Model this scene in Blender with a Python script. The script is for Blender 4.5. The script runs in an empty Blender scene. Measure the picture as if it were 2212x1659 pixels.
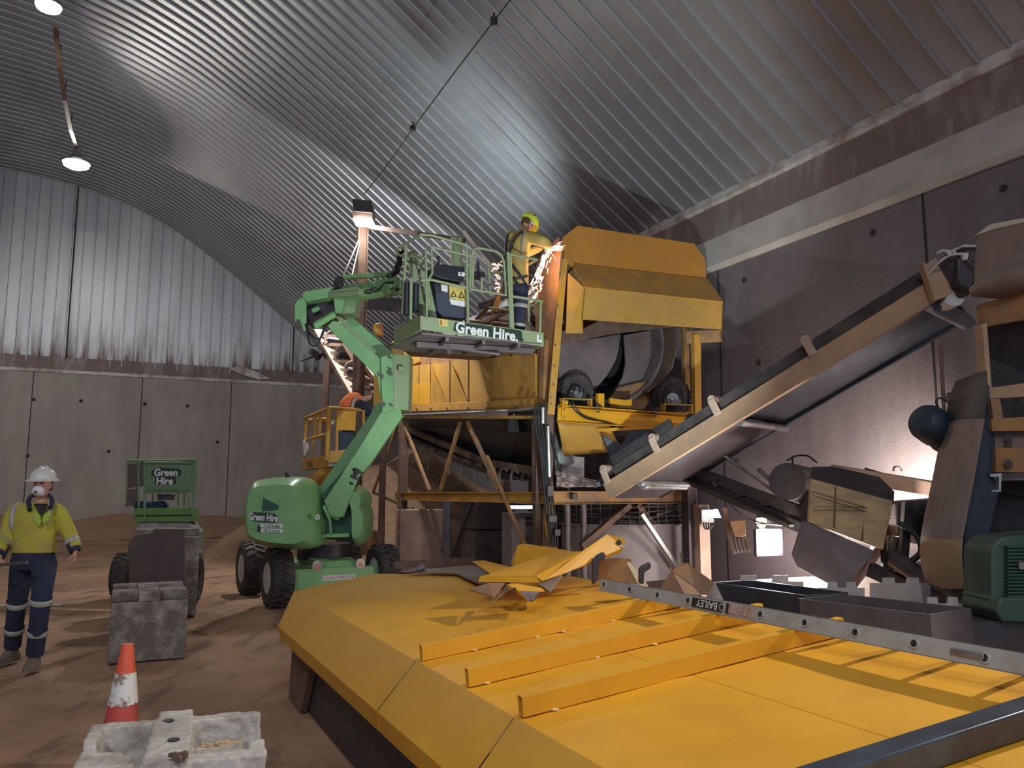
import bpy, bmesh, math, random
from mathutils import Vector, Matrix, Euler
R = math.radians
random.seed(7)
SC = bpy.context.scene
COL = SC.collection

# ------------------------------------------------------------------ camera
FPX = 1760.0; PITCH = math.atan(235.5/1760.0); EYE = 1.64
cam_d = bpy.data.cameras.new('camera'); cam = bpy.data.objects.new('camera', cam_d); COL.objects.link(cam)
cam.location = (0, 0, EYE); cam.rotation_euler = (math.pi/2+PITCH, 0, 0)
cam_d.sensor_width = 36.0; cam_d.lens = FPX/2212*36.0; cam_d.clip_end = 200; cam_d.clip_start = .05
SC.camera = cam
E0 = Vector((0, 0, EYE))
def ray(x, y):
    a = x-1106.0; b = 829.5-y
    return Vector((a, FPX*math.cos(PITCH)-b*math.sin(PITCH), FPX*math.sin(PITCH)+b*math.cos(PITCH)))
def T(x, y, Y):
    r = ray(x, y); return E0+r*(Y/r.y)
def onpl(x, y, P, n):
    r = ray(x, y); return E0+r*((P-E0).dot(n)/r.dot(n))
def Tz(x, y, z): return onpl(x, y, Vector((0, 0, z)), Vector((0, 0, 1)))
U = Vector((-.42720684, .90415392, 0)); V = Vector((.90415392, .42720684, 0)); Z = Vector((0, 0, 1))

# ------------------------------------------------------------------ materials
MATS = {}
def mat(name, col, rough=.6, metal=0.0, col2=None, scale=6.0, lo=.4, hi=.65, bump=0.0, bscale=None, dust=None, dustamt=.5, emit=None, estr=0.0, spec=.5, stretch=None):
    if name in MATS: return MATS[name]
    m = bpy.data.materials.new(name); m.use_nodes = True
    nt = m.node_tree; N = nt.nodes; Lk = nt.links
    b = N['Principled BSDF']
    b.inputs['Roughness'].default_value = rough; b.inputs['Metallic'].default_value = metal
    b.inputs['Specular IOR Level'].default_value = spec
    c = (*col, 1)
    b.inputs['Base Color'].default_value = c
    tc = N.new('ShaderNodeTexCoord'); src = tc.outputs['Object']
    if stretch:
        mp = N.new('ShaderNodeMapping'); mp.inputs['Scale'].default_value = stretch; Lk.new(src, mp.inputs[0]); src = mp.outputs[0]
    cur = None
    if col2:
        n = N.new('ShaderNodeTexNoise'); n.inputs['Scale'].default_value = scale; n.inputs['Detail'].default_value = 8; n.inputs['Roughness'].default_value = .65
        Lk.new(src, n.inputs['Vector'])
        mr = N.new('ShaderNodeMapRange'); mr.inputs[1].default_value = lo; mr.inputs[2].default_value = hi
        Lk.new(n.outputs[0], mr.inputs[0])
        mx = N.new('ShaderNodeMix'); mx.data_type = 'RGBA'; mx.inputs[6].default_value = c; mx.inputs[7].default_value = (*col2, 1)
        Lk.new(mr.outputs[0], mx.inputs[0]); cur = mx.outputs[2]
    if dust:   # dust settles on faces that look up
        g = N.new('ShaderNodeNewGeometry'); sx = N.new('ShaderNodeSeparateXYZ'); Lk.new(g.outputs['Normal'], sx.inputs[0])
        n2 = N.new('ShaderNodeTexNoise'); n2.inputs['Scale'].default_value = 3.5; n2.inputs['Detail'].default_value = 6; Lk.new(tc.outputs['Object'], n2.inputs['Vector'])
        ad = N.new('ShaderNodeMath'); ad.operation = 'MULTIPLY_ADD'; ad.inputs[1].default_value = 1.6; ad.inputs[2].default_value = -.55
        Lk.new(n2.outputs[0], ad.inputs[0])
        m1 = N.new('ShaderNodeMapRange'); m1.inputs[1].default_value = -.2; m1.inputs[2].default_value = .9; m1.inputs[3].default_value = .35; m1.inputs[4].default_value = 1.0
        Lk.new(sx.outputs[2], m1.inputs[0])
        mu = N.new('ShaderNodeMath'); mu.operation = 'MULTIPLY'; mu.use_clamp = True; Lk.new(m1.outputs[0], mu.inputs[0]); Lk.new(ad.outputs[0], mu.inputs[1])
        mv = N.new('ShaderNodeMath'); mv.operation = 'MULTIPLY'; mv.inputs[1].default_value = dustamt*2; mv.use_clamp = True; Lk.new(mu.outputs[0], mv.inputs[0])
        mx2 = N.new('ShaderNodeMix'); mx2.data_type = 'RGBA'; mx2.inputs[7].default_value = (*dust, 1)
        if cur: Lk.new(cur, mx2.inputs[6])
        else: mx2.inputs[6].default_value = c
        Lk.new(mv.outputs[0], mx2.inputs[0]); cur = mx2.outputs[2]
    if cur: Lk.new(cur, b.inputs['Base Color'])
    if bump:
        nb = N.new('ShaderNodeTexNoise'); nb.inputs['Scale'].default_value = bscale or scale*4; nb.inputs['Detail'].default_value = 6
        Lk.new(src, nb.inputs['Vector'])
        bp = N.new('ShaderNodeBump'); bp.inputs['Strength'].default_value = bump; bp.inputs['Distance'].default_value = .02
        Lk.new(nb.outputs[0], bp.inputs['Height']); Lk.new(bp.outputs[0], b.inputs['Normal'])
    if emit:
        b.inputs['Emission Color'].default_value = (*emit, 1); b.inputs['Emission Strength'].default_value = estr
    MATS[name] = m
    return m
DUST = (.30, .20, .14)
yellow = mat('yellow_paint', (.74, .365, .020), .40, 0, (.66, .31, .020), 2.5, dust=(.55, .34, .12), dustamt=.07, bump=.03, bscale=4)
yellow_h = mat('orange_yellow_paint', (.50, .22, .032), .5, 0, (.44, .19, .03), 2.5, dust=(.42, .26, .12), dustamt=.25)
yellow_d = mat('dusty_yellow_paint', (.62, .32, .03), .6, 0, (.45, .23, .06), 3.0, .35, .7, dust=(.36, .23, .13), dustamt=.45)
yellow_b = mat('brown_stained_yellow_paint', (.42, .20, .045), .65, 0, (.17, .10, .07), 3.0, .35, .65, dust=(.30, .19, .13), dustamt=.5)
rust = mat('rusty_steel', (.12, .07, .05), .75, .2, (.20, .12, .09), 5, dust=DUST, dustamt=.4)
dark = mat('dark_steel', (.035, .035, .045), .5, .3, (.07, .06, .06), 6, dust=(.18, .13, .11), dustamt=.35)
steelblue = mat('blue_grey_steel', (.10, .13, .18), .32, .6, (.07, .07, .09), 5)
greyst = mat('grey_dusty_steel', (.20, .17, .17), .5, .35, (.13, .10, .10), 3, dust=(.28, .21, .18), dustamt=.4)
galv = mat('galvanised_steel', (.42, .42, .42), .4, .6, (.25, .22, .2), 5)
green = mat('green_paint', (.215, .46, .175), .36, 0, (.17, .38, .15), 3, dust=(.34, .38, .24), dustamt=.3)
green_d = mat('dusty_green_paint', (.25, .36, .17), .5, 0, (.26, .31, .19), 5, dust=(.36, .33, .25), dustamt=.5)
green_e = mat('dark_green_paint', (.03, .12, .06), .5, 0, (.02, .07, .04), 5)
rubber = mat('black_rubber', (.022, .02, .02), .75, 0, (.045, .038, .034), 8, dust=(.22, .16, .13), dustamt=.45)
blackp = mat('black_plastic', (.02, .022, .028), .45, 0)
white = mat('white_paint', (.62, .6, .56), .5, 0, (.42, .38, .33), 6)
alum = mat('dull_aluminium', (.52, .55, .54), .42, .35, (.40, .36, .32), 9, .5, .75)
cable_m = mat('black_cable', (.015, .015, .015), .6)
pink = mat('pinkish_dusty_paint', (.50, .36, .28), .7, 0, (.40, .27, .2), 4)
mesh_m = mat('steel_mesh', (.10, .09, .09), .6, .4)
lens_m = mat('lit_lamp_lens', (1, 1, 1), .4, 0, emit=(1, .98, .92), estr=60)
lens_b = mat('lit_floodlight_lens', (1, 1, 1), .4, 0, emit=(.86, .93, 1), estr=60)
decal_dk = mat('dark_green_decal', (.02, .045, .03), .5)
decal_w = mat('white_decal', (.75, .75, .72), .5)
decal_r = mat('dark_red_lettering', (.35, .04, .08), .5)
decal_k = mat('black_lettering', (.02, .02, .02), .5)
decal_y = mat('yellow_warning_sticker', (.70, .52, .10), .5, 0, (.6, .5, .2), 30)
concrete = mat('weathered_concrete', (.14, .115, .095), .9, 0, (.36, .31, .27), 4.5, .44, .62, bump=.5, bscale=25, dust=(.24, .16, .11), dustamt=.3)
concrete_l = mat('pale_concrete', (.50, .46, .41), .9, 0, (.24, .19, .15), 3.2, .45, .68, bump=.6, bscale=22)
sand_m = mat('brown_sand', (.30, .18, .11), .95, 0, (.22, .13, .08), 4, bump=.6, bscale=20)

# ------------------------------------------------------------------ mesh builder
class MB:
    def __init__(s): s.v = []; s.f = []; s.m = []; s.mi = 0; s.mats = []
    def use(s, m):
        if m not in s.mats: s.mats.append(m)
        s.mi = s.mats.index(m); return s
    def add(s, vs, fs):
        o = len(s.v); s.v += [Vector(p) for p in vs]
        for f in fs: s.f.append([o+i for i in f]); s.m.append(s.mi)
    def box(s, c, sz, ax=None):
        c = Vector(c); X, Y_, Z_ = ax if ax else (Vector((1, 0, 0)), Vector((0, 1, 0)), Vector((0, 0, 1)))
        vs = [c+X*(sz[0]/2*i)+Y_*(sz[1]/2*j)+Z_*(sz[2]/2*k) for k in (-1, 1) for j in (-1, 1) for i in (-1, 1)]
        s.add(vs, [(0, 2, 3, 1), (4, 5, 7, 6), (0, 1, 5, 4), (2, 6, 7, 3), (0, 4, 6, 2), (1, 3, 7, 5)]); return s
    def hexa(s, a, b):     # two quads of 4 points each
        s.add(list(a)+list(b), [(3, 2, 1, 0), (4, 5, 6, 7), (0, 1, 5, 4), (1, 2, 6, 5), (2, 3, 7, 6), (3, 0, 4, 7)]); return s
    def frame(s, p1, p2, up=None):
        d = (Vector(p2)-Vector(p1)).normalized(); up = Vector(up) if up else Vector((0, 0, 1))
        if abs(d.dot(up.normalized())) > .98: up = Vector((0, 1, 0))
        sd = d.cross(up).normalized(); u2 = sd.cross(d).normalized(); return d, sd, u2
    def bar(s, p1, p2, w, h, up=None, w2=None, h2=None):   # w sideways, h along up
        p1 = Vector(p1); p2 = Vector(p2); d, sd, u2 = s.frame(p1, p2, up); w2 = w2 or w; h2 = h2 or h
        q = lambda p, w, h: [p-sd*w/2-u2*h/2, p+sd*w/2-u2*h/2, p+sd*w/2+u2*h/2, p-sd*w/2+u2*h/2]
        return s.hexa(q(p1, w, h), q(p2, w2, h2))
    def tube_open(s, p1, p2, w, h, t, up=None):            # hollow rectangular tube, ends open
        p1 = Vector(p1); p2 = Vector(p2); d, sd, u2 = s.frame(p1, p2, up)
        q = lambda p, w, h: [p-sd*w/2-u2*h/2, p+sd*w/2-u2*h/2, p+sd*w/2+u2*h/2, p-sd*w/2+u2*h/2]
        vs = q(p1, w, h)+q(p2, w, h)+q(p1, w-2*t, h-2*t)+q(p2, w-2*t, h-2*t); fs = []
        for i in range(4):
            j = (i+1) % 4
            fs += [(i, j, 4+j, 4+i), (8+j, 8+i, 12+i, 12+j), (j, i, 8+i, 8+j), (4+i, 4+j, 12+j, 12+i)]
        s.add(vs, fs); return s
    def chan(s, p1, p2, w, h, t, up=None, flip=1):         # C section: web h tall, flanges w deep (towards +side*flip)
        p1 = Vector(p1); p2 = Vector(p2); d, sd, u2 = s.frame(p1, p2, up); sd = sd*flip
        s.bar(p1+sd*t/2, p2+sd*t/2, t, h, u2)
        s.bar(p1+sd*w/2+u2*(h-t)/2, p2+sd*w/2+u2*(h-t)/2, w, t, u2); s.bar(p1+sd*w/2-u2*(h-t)/2, p2+sd*w/2-u2*(h-t)/2, w, t, u2); return s
    def ibeam(s, p1, p2, w, h, t, up=None):
        p1 = Vector(p1); p2 = Vector(p2); d, sd, u2 = s.frame(p1, p2, up)
        s.bar(p1, p2, t, h-2*t, u2)
        for k in (-1, 1): s.bar(p1+u2*k*(h-t)/2, p2+u2*k*(h-t)/2, w, t, u2)
        return s
    def cyl(s, p1, p2, r, n=16, r2=None, caps=True):
        p1 = Vector(p1); p2 = Vector(p2); d, sd, u2 = s.frame(p1, p2); r2 = r if r2 is None else r2
        vs = []
        for p, rr in ((p1, r), (p2, r2)):
            for i in range(n):
                a = 2*math.pi*i/n; vs.append(p+sd*rr*math.cos(a)+u2*rr*math.sin(a))
        fs = [(i, (i+1) % n, n+(i+1) % n, n+i) for i in range(n)]
        if caps: fs += [tuple(reversed(range(n))), tuple(range(n, 2*n))]
        s.add(vs, fs); return s
    def path(s, pts, r, n=8, caps=True, closed=False):     # round pipe along points
        pts = [Vector(p) for p in pts]; m = len(pts); up = Vector((0, 0, 1)); vs = []
        prev = None
        for k, p in enumerate(pts):
            a = pts[k-1] if k else (pts[-1] if closed else pts[0]); b = pts[(k+1) % m] if (k < m-1 or closed) else pts[-1]
            d = (b-a).normalized()
            if prev is None:
                sd = d.cross(up if abs(d.z) < .95 else Vector((1, 0, 0))).normalized()
            else: sd = (prev-d*prev.dot(d)).normalized()
            prev = sd; u2 = sd.cross(d)
            rr = r[k] if isinstance(r, (list, tuple)) else r
            for i in range(n):
                t = 2*math.pi*i/n; vs.append(p+sd*rr*math.cos(t)+u2*rr*math.sin(t))
        fs = []
        for k in range(m if closed else m-1):
            k2 = (k+1) % m
            for i in range(n): fs.append((k*n+i, k2*n+i, k2*n+(i+1) % n, k*n+(i+1) % n))
        if caps and not closed: fs += [tuple(range(n)), tuple(reversed(range((m-1)*n, m*n)))]
        s.add(vs, fs); return s
    def lathe(s, prof, o, ax, n=32, cap=True):             # prof: (r, t along ax)
        o = Vector(o); ax = Vector(ax).normalized(); h = Vector((0, 0, 1)) if abs(ax.z) < .9 else Vector((1, 0, 0))
        sd = ax.cross(h).normalized(); u2 = sd.cross(ax); vs = []
        for r, t in prof:
            for i in range(n):
                a = 2*math.pi*i/n; vs.append(o+ax*t+sd*r*math.cos(a)+u2*r*math.sin(a))
        fs = []
        for k in range(len(prof)-1):
            for i in range(n): fs.append((k*n+i, k*n+(i+1) % n, (k+1)*n+(i+1) % n, (k+1)*n+i))
        if cap:
            fs.append(tuple(reversed(range(n)))); fs.append(tuple(range((len(prof)-1)*n, len(prof)*n)))
        s.add(vs, fs); return s
    def slab(s, pts, ext):                                  # polygon pushed along ext
        pts = [Vector(p) for p in pts]; e = Vector(ext); n = len(pts)
        nn = Vector((0, 0, 0))
        for i in range(n): nn += pts[i].cross(pts[(i+1) % n])
        if nn.dot(e) > 0: pts = pts[::-1]
        s.add(pts+[p+e for p in pts], [tuple(range(n)), tuple(reversed(range(n, 2*n)))]+[(i, n+i, n+(i+1) % n, (i+1) % n) for i in range(n)]); return s
    def pslab(s, px, Y, th):                                # outline seen from the camera at distance Y (number or list), th thick going away
        ys = Y if isinstance(Y, (list, tuple)) else [Y]*len(px)
        return s.slab([T(a, b, c) for (a, b), c in zip(px, ys)], (0, th, 0))
    def sphere(s, c, r, n=12, sc=(1, 1, 1)):
        c = Vector(c); vs = []; m = n//2
        for j in range(1, m):
            t = math.pi*j/m
            for i in range(n):
                a = 2*math.pi*i/n; vs.append(c+Vector((r*sc[0]*math.sin(t)*math.cos(a), r*sc[1]*math.sin(t)*math.sin(a), r*sc[2]*math.cos(t))))
        o = len(vs); vs += [c+Vector((0, 0, r*sc[2])), c-Vector((0, 0, r*sc[2]))]; fs = []
        for j in range(m-2):
            for i in range(n): fs.append((j*n+i, (j+1)*n+i, (j+1)*n+(i+1) % n, j*n+(i+1) % n))
        for i in range(n): fs.append((o, i, (i+1) % n)); fs.append((o+1, (m-2)*n+(i+1) % n, (m-2)*n+i))
        s.add(vs, fs); return s
    def text(s, txt, o, xd, yd, size, bold=.0, depth=.001, center=True, sx=1.0):
        cu = bpy.data.curves.new('t', 'FONT'); cu.body = txt; cu.size = 1; cu.offset = bold; cu.resolution_u = 3; cu.space_character = 1.02
        ob = bpy.data.objects.new('t', cu); me = bpy.data.meshes.new_from_object(ob)
        xs = [v.co.x for v in me.vertices]; ys = [v.co.y for v in me.vertices]
        cx = (min(xs)+max(xs))/2 if center else 0; cy = (min(ys)+max(ys))/2 if center else 0
        xd = Vector(xd).normalized(); yd = Vector(yd).normalized(); nz = xd.cross(yd)
        vs = [Vector(o)+xd*(v.co.x-cx)*size*sx+yd*(v.co.y-cy)*size+nz*depth for v in me.vertices]
        s.add(vs, [tuple(p.vertices) for p in me.polygons])
        bpy.data.objects.remove(ob); bpy.data.meshes.remove(me); bpy.data.curves.remove(cu); return s
    def build(s, name, m=None, parent=None, smooth=30, bevel=0, loc=None, fix=False):
        me = bpy.data.meshes.new(name); base = Vector((0, 0, 0))
        if parent: base = wloc(parent)
        elif loc is not None: base = Vector(loc)
        me.from_pydata([tuple(p-base) for p in s.v], [], s.f)
        if fix:
            bm = bmesh.new(); bm.from_mesh(me); bmesh.ops.recalc_face_normals(bm, faces=bm.faces); bm.to_mesh(me); bm.free()
        for mm in (s.mats or [m]): me.materials.append(mm)
        if s.mats: me.polygons.foreach_set('material_index', s.m)
        me.update()
        if smooth:
            me.polygons.foreach_set('use_smooth', [True]*len(me.polygons)); me.set_sharp_from_angle(angle=R(smooth))
        o = bpy.data.objects.new(name, me); COL.objects.link(o)
        if parent: o.parent = parent; WL[o.name] = base
        else: o.location = base; WL[o.name] = base
        if bevel:
            bv = o.modifiers.new('b', 'BEVEL'); bv.width = bevel; bv.segments = 2; bv.limit_method = 'ANGLE'; bv.angle_limit = R(40)
        return o
WL = {}
def wloc(o): return WL[o.name]
def tag(o, label, cat, group=None, kind=None):
    if label: o['label'] = label
    if cat: o['category'] = cat
    if group: o['group'] = group
    if kind: o['kind'] = kind
    return o
def thing(name, loc, label, cat, group=None, kind=None):
    o = bpy.data.objects.new(name, None); COL.objects.link(o); o.location = Vector(loc); o.empty_display_size = .1
    WL[o.name] = Vector(loc); return tag(o, label, cat, group, kind)
def struct(o): o['kind'] = 'structure'; return o
def lerp(a, b, t): return a+(b-a)*t
def spline(pts, n=8):
    pts = [Vector(p) for p in pts]; out = []
    for i in range(len(pts)-1):
        p0 = pts[max(i-1, 0)]; p1 = pts[i]; p2 = pts[i+1]; p3 = pts[min(i+2, len(pts)-1)]
        for k in range(n):
            t = k/n; out.append(.5*((2*p1)+(p2-p0)*t+(2*p0-5*p1+4*p2-p3)*t*t+(3*p1-p0-3*p2+p3)*t**3))
    out.append(pts[-1]); return out
# ------------------------------------------------------------------ the hall
C0 = Vector((-7.05739938, 36.08842096, 0))      # far right-hand corner of the hall
def HW(s, d, z): return C0-V*s-U*d+Z*z           # s leftwards along the end wall, d towards us along the right wall
def noise_mix(nt, src, scale, lo, hi, detail=8, rough=.65):
    n = nt.nodes.new('ShaderNodeTexNoise'); n.inputs['Scale'].default_value = scale; n.inputs['Detail'].default_value = detail; n.inputs['Roughness'].default_value = rough
    nt.links.new(src, n.inputs['Vector'])
    mr = nt.nodes.new('ShaderNodeMapRange'); mr.inputs[1].default_value = lo; mr.inputs[2].default_value = hi; nt.links.new(n.outputs[0], mr.inputs[0]); return mr.outputs[0]
def mix(nt, fac, a, b):
    mx = nt.nodes.new('ShaderNodeMix'); mx.data_type = 'RGBA'
    if isinstance(fac, float): mx.inputs[0].default_value = fac
    else: nt.links.new(fac, mx.inputs[0])
    for i, c in ((6, a), (7, b)):
        if isinstance(c, tuple): mx.inputs[i].default_value = (*c, 1)
        else: nt.links.new(c, mx.inputs[i])
    return mx.outputs[2]
def math_n(nt, op, a, b=None, c=None, clamp=False):
    m = nt.nodes.new('ShaderNodeMath'); m.operation = op; m.use_clamp = clamp
    for i, x in enumerate((a, b, c)):
        if x is None: continue
        if isinstance(x, (int, float)): m.inputs[i].default_value = x
        else: nt.links.new(x, m.inputs[i])
    return m.outputs[0]
def base_mat(name, rough=.8, metal=0):
    m = bpy.data.materials.new(name); m.use_nodes = True; b = m.node_tree.nodes['Principled BSDF']
    b.inputs['Roughness'].default_value = rough; b.inputs['Metallic'].default_value = metal
    tc = m.node_tree.nodes.new('ShaderNodeTexCoord'); return m, m.node_tree, b, tc.outputs['Object']
def mapping(nt, src, sc=(1, 1, 1), rot=(0, 0, 0)):
    mp = nt.nodes.new('ShaderNodeMapping'); mp.inputs['Scale'].default_value = sc; mp.inputs['Rotation'].default_value = rot; nt.links.new(src, mp.inputs[0]); return mp.outputs[0]
def bumpn(nt, b, h, st=.3, dist=.02):
    bp = nt.nodes.new('ShaderNodeBump'); bp.inputs['Strength'].default_value = st; bp.inputs['Distance'].default_value = dist
    nt.links.new(h, bp.inputs['Height']); nt.links.new(bp.outputs[0], b.inputs['Normal'])
# floor: brown dirt with darker wheel-marked patches
fm, nt, b, src = base_mat('brown_dirt_floor', .9)
big = noise_mix(nt, src, .55, .40, .62); rot = mapping(nt, src, (2.2, .5, 1), (0, 0, R(-35)))
trk = noise_mix(nt, rot, 1.6, .52, .62); fine = noise_mix(nt, src, 9, .3, .75)
c = mix(nt, big, (.42, .24, .138), (.27, .155, .09)); c = mix(nt, math_n(nt, 'MULTIPLY', trk, .7), c, (.12, .07, .048)); c = mix(nt, math_n(nt, 'MULTIPLY', fine, .25), c, (.36, .22, .14))
nt.links.new(c, b.inputs['Base Color']); h1 = noise_mix(nt, src, 3, 0, 1); h2 = noise_mix(nt, src, 30, 0, 1)
bumpn(nt, b, math_n(nt, 'MULTIPLY_ADD', h2, .25, h1), .8, .05)
# floor surface with gentle ruts
mb = MB(); nx, ny = 150, 170; x0, x1, y0, y1 = -26, 16, -12, 48
from mathutils import noise as mn
vs = []
for j in range(ny+1):
    for i in range(nx+1):
        x = x0+(x1-x0)*i/nx; y = y0+(y1-y0)*j/ny
        z = .035*mn.noise(Vector((x*.5, y*.5, 0)))+.02*mn.noise(Vector((x*1.7, y*1.1, 3)))-.015
        vs.append(Vector((x, y, min(z, 0))))
mb.add(vs, [(j*(nx+1)+i, j*(nx+1)+i+1, (j+1)*(nx+1)+i+1, (j+1)*(nx+1)+i) for j in range(ny) for i in range(nx)])
struct(mb.build('floor', fm, smooth=60))

# concrete walls
def wall_mat(name, c1, c2, c3):
    m, nt, b, src = base_mat(name, .6)
    f1 = noise_mix(nt, src, .35, .35, .65); st = mapping(nt, src, (1.2, 1.2, .25)); f2 = noise_mix(nt, st, 1.3, .45, .75); f3 = noise_mix(nt, src, 7, .6, .8)
    c = mix(nt, f1, c1, c2); c = mix(nt, math_n(nt, 'MULTIPLY', f2, .6), c, c3); c = mix(nt, math_n(nt, 'MULTIPLY', f3, .25), c, (.35, .3, .27))
    nt.links.new(c, b.inputs['Base Color']); bumpn(nt, b, noise_mix(nt, src, 12, .3, .8), .25, .02); return m
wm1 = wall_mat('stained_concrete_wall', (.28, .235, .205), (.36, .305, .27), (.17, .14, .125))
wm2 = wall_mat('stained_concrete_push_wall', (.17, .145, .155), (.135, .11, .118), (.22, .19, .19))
groove = mat('dark_wall_joint', (.03, .025, .025), .9)
brownband = mat('dirt_caked_ledge', (.20, .145, .13), .85, 0, (.34, .28, .265), 2.2, .5, .68, stretch=(1, 1, .35), bump=.3, bscale=9)
coping = mat('pale_concrete_coping', (.50, .46, .42), .7, 0, (.38, .33, .30), 1.5, .45, .7)
lipm = mat('white_ledge_lip', (.58, .55, .52), .6, 0, (.33, .25, .22), 1.8, .45, .6)
mb = MB().use(wm1)
mb.box(HW(14.5, -.2, 3.1), (29.6, .4, 6.4), (V, U, Z))
for s in (12.4, 8.6, 5.2, 15.9): 
    mb.use(groove).box(HW(s, .002, 3.1), (.03, .012, 6.3), (V, U, Z))
for px, py in ((73, 863), (175, 866), (313, 873), (405, 877), (470, 955), (60, 985), (235, 975)):
    q = onpl(px, py, HW(0, 0, 0), U); mb.cyl(q+U*.01, q-U*.006, .07, 12)
struct(mb.build('wall_back', None, smooth=0))
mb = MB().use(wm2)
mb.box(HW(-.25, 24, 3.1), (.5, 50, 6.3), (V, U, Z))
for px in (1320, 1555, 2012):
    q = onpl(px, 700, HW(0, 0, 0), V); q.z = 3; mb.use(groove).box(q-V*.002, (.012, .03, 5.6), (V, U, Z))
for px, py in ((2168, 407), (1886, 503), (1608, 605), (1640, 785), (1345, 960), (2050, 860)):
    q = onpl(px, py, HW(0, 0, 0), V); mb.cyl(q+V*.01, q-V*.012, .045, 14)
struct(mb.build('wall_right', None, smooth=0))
mb = MB(); mb.box(HW(29.4, 24, 3.2), (.5, 50, 6.6), (V, U, Z)); struct(mb.build('wall_left', wm1, smooth=0))

# ledges: profile (distance out from the wall, height)
def ledge(name, prof, m, along, o, out, L, jag=0):
    mb = MB(); n = 160 if jag else 1
    rows = []
    for k in range(n+1):
        p = o+along*(L*k/n); rw = []
        for i, (a, z) in enumerate(prof):
            j = jag*mn.noise(Vector((k*.9, i*3.3, 1))) if (jag and 0 < i < len(prof)-1) else 0
            rw.append(p+out*a+Z*(z+j))
        rows.append(rw)
    m_ = len(prof)
    mb.add([q for r in rows for q in r], [(k*m_+i, k*m_+i+1, (k+1)*m_+i+1, (k+1)*m_+i) for k in range(n) for i in range(m_-1)])
    return struct(mb.build(name, m, smooth=0, fix=True))
ledge('trim_1', [(-.05, 5.44), (.04, 5.44), (.10, 5.52), (.03, 6.03), (-.05, 6.05)], coping, -U, HW(0, 0, 0), -V, 48, .012)
ledge('trim_2', [(.0, 6.0), (.035, 6.02), (.01, 6.66), (-.05, 6.7)], brownband, -U, HW(0, 0, 0), -V, 48)
ledge('trim_3', [(-.05, 6.58), (.05, 6.60), (.06, 6.64), (.03, 6.80), (-.05, 6.8)], lipm, -U, HW(0, 0, 0), -V, 48, .015)
ledge('trim_4', [(-.05, 6.24), (.05, 6.24), (.07, 6.36), (-.05, 6.38)], lipm, -V, HW(0, 0, 0), -U, 29, .01)
ledge('trim_5', [(-.05, 6.3), (.03, 6.36), (.01, 6.86), (-.05, 6.9)], brownband, -V, HW(0, 0, 0), -U, 29)

# vault profile, mirrored about the crown
half = [(-.06, 6.72), (1.3, 7.72), (2.62, 8.76), (4.0, 9.84), (5.41, 10.92), (6.94, 12.0), (8.23, 12.76), (10.0, 13.46), (12.2, 13.92), (14.5, 14.08)]
full = half+[(29-a, z) for a, z in reversed(half[:-1])]
prof = spline([Vector((a, 0, z)) for a, z in full], 4)
mv, nt, b, src = base_mat('crimped_galvanised_roof_sheet', .48, .5)
uvn = nt.nodes.new('ShaderNodeUVMap'); sx = nt.nodes.new('ShaderNodeSeparateXYZ'); nt.links.new(uvn.outputs[0], sx.inputs[0])
cr = math_n(nt, 'SINE', math_n(nt, 'MULTIPLY', sx.outputs[0], 2*math.pi/.16))
bumpn(nt, b, cr, .05, .006)
f1 = noise_mix(nt, src, .25, .35, .65); f2 = noise_mix(nt, mapping(nt, src, (.6, .6, 2)), 1.2, .5, .8)
c = mix(nt, f1, (.36, .355, .365), (.29, .285, .30)); c = mix(nt, math_n(nt, 'MULTIPLY', f2, .35), c, (.25, .2, .19)); nt.links.new(c, b.inputs['Base Color'])
P = .3845; seam = [(0, 0), (.262, 0), (.30, .012), (.315, .036), (.335, .036), (.35, .0)]   # flat pan, then a standing seam that hangs inwards
rows = []; vdist = []
d = -.2; k = 0
while d < 47.5:
    for a, h in seam: vdist.append((d+a, h))
    d += P
nrm = []
for i, p in enumerate(prof):
    t = (prof[min(i+1, len(prof)-1)]-prof[max(i-1, 0)]).normalized(); nrm.append(Vector((t.z, 0, -t.x)) if True else None)
arc = [0]
for i in range(1, len(prof)): arc.append(arc[-1]+(prof[i]-prof[i-1]).length)
vs = []
for dd, h in vdist:
    for i, p in enumerate(prof):
        q = p+nrm[i]*h; vs.append(HW(q.x, dd, q.z))
n = len(prof); fs = [(r*n+i, r*n+i+1, (r+1)*n+i+1, (r+1)*n+i) for r in range(len(vdist)-1) for i in range(n-1)]
me = bpy.data.meshes.new('ceiling'); me.from_pydata([tuple(q) for q in vs], [], fs); me.materials.append(mv)
uv = me.uv_layers.new(name='UVMap'); 
li = 0
vals = []
for f in fs:
    for vi in f: vals += [arc[vi % n], vdist[vi//n][0]]
uv.data.foreach_set('uv', vals)
me.polygons.foreach_set('use_smooth', [True]*len(fs)); me.set_sharp_from_angle(angle=R(20))
ce = bpy.data.objects.new('ceiling', me); COL.objects.link(ce); struct(ce)

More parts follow.
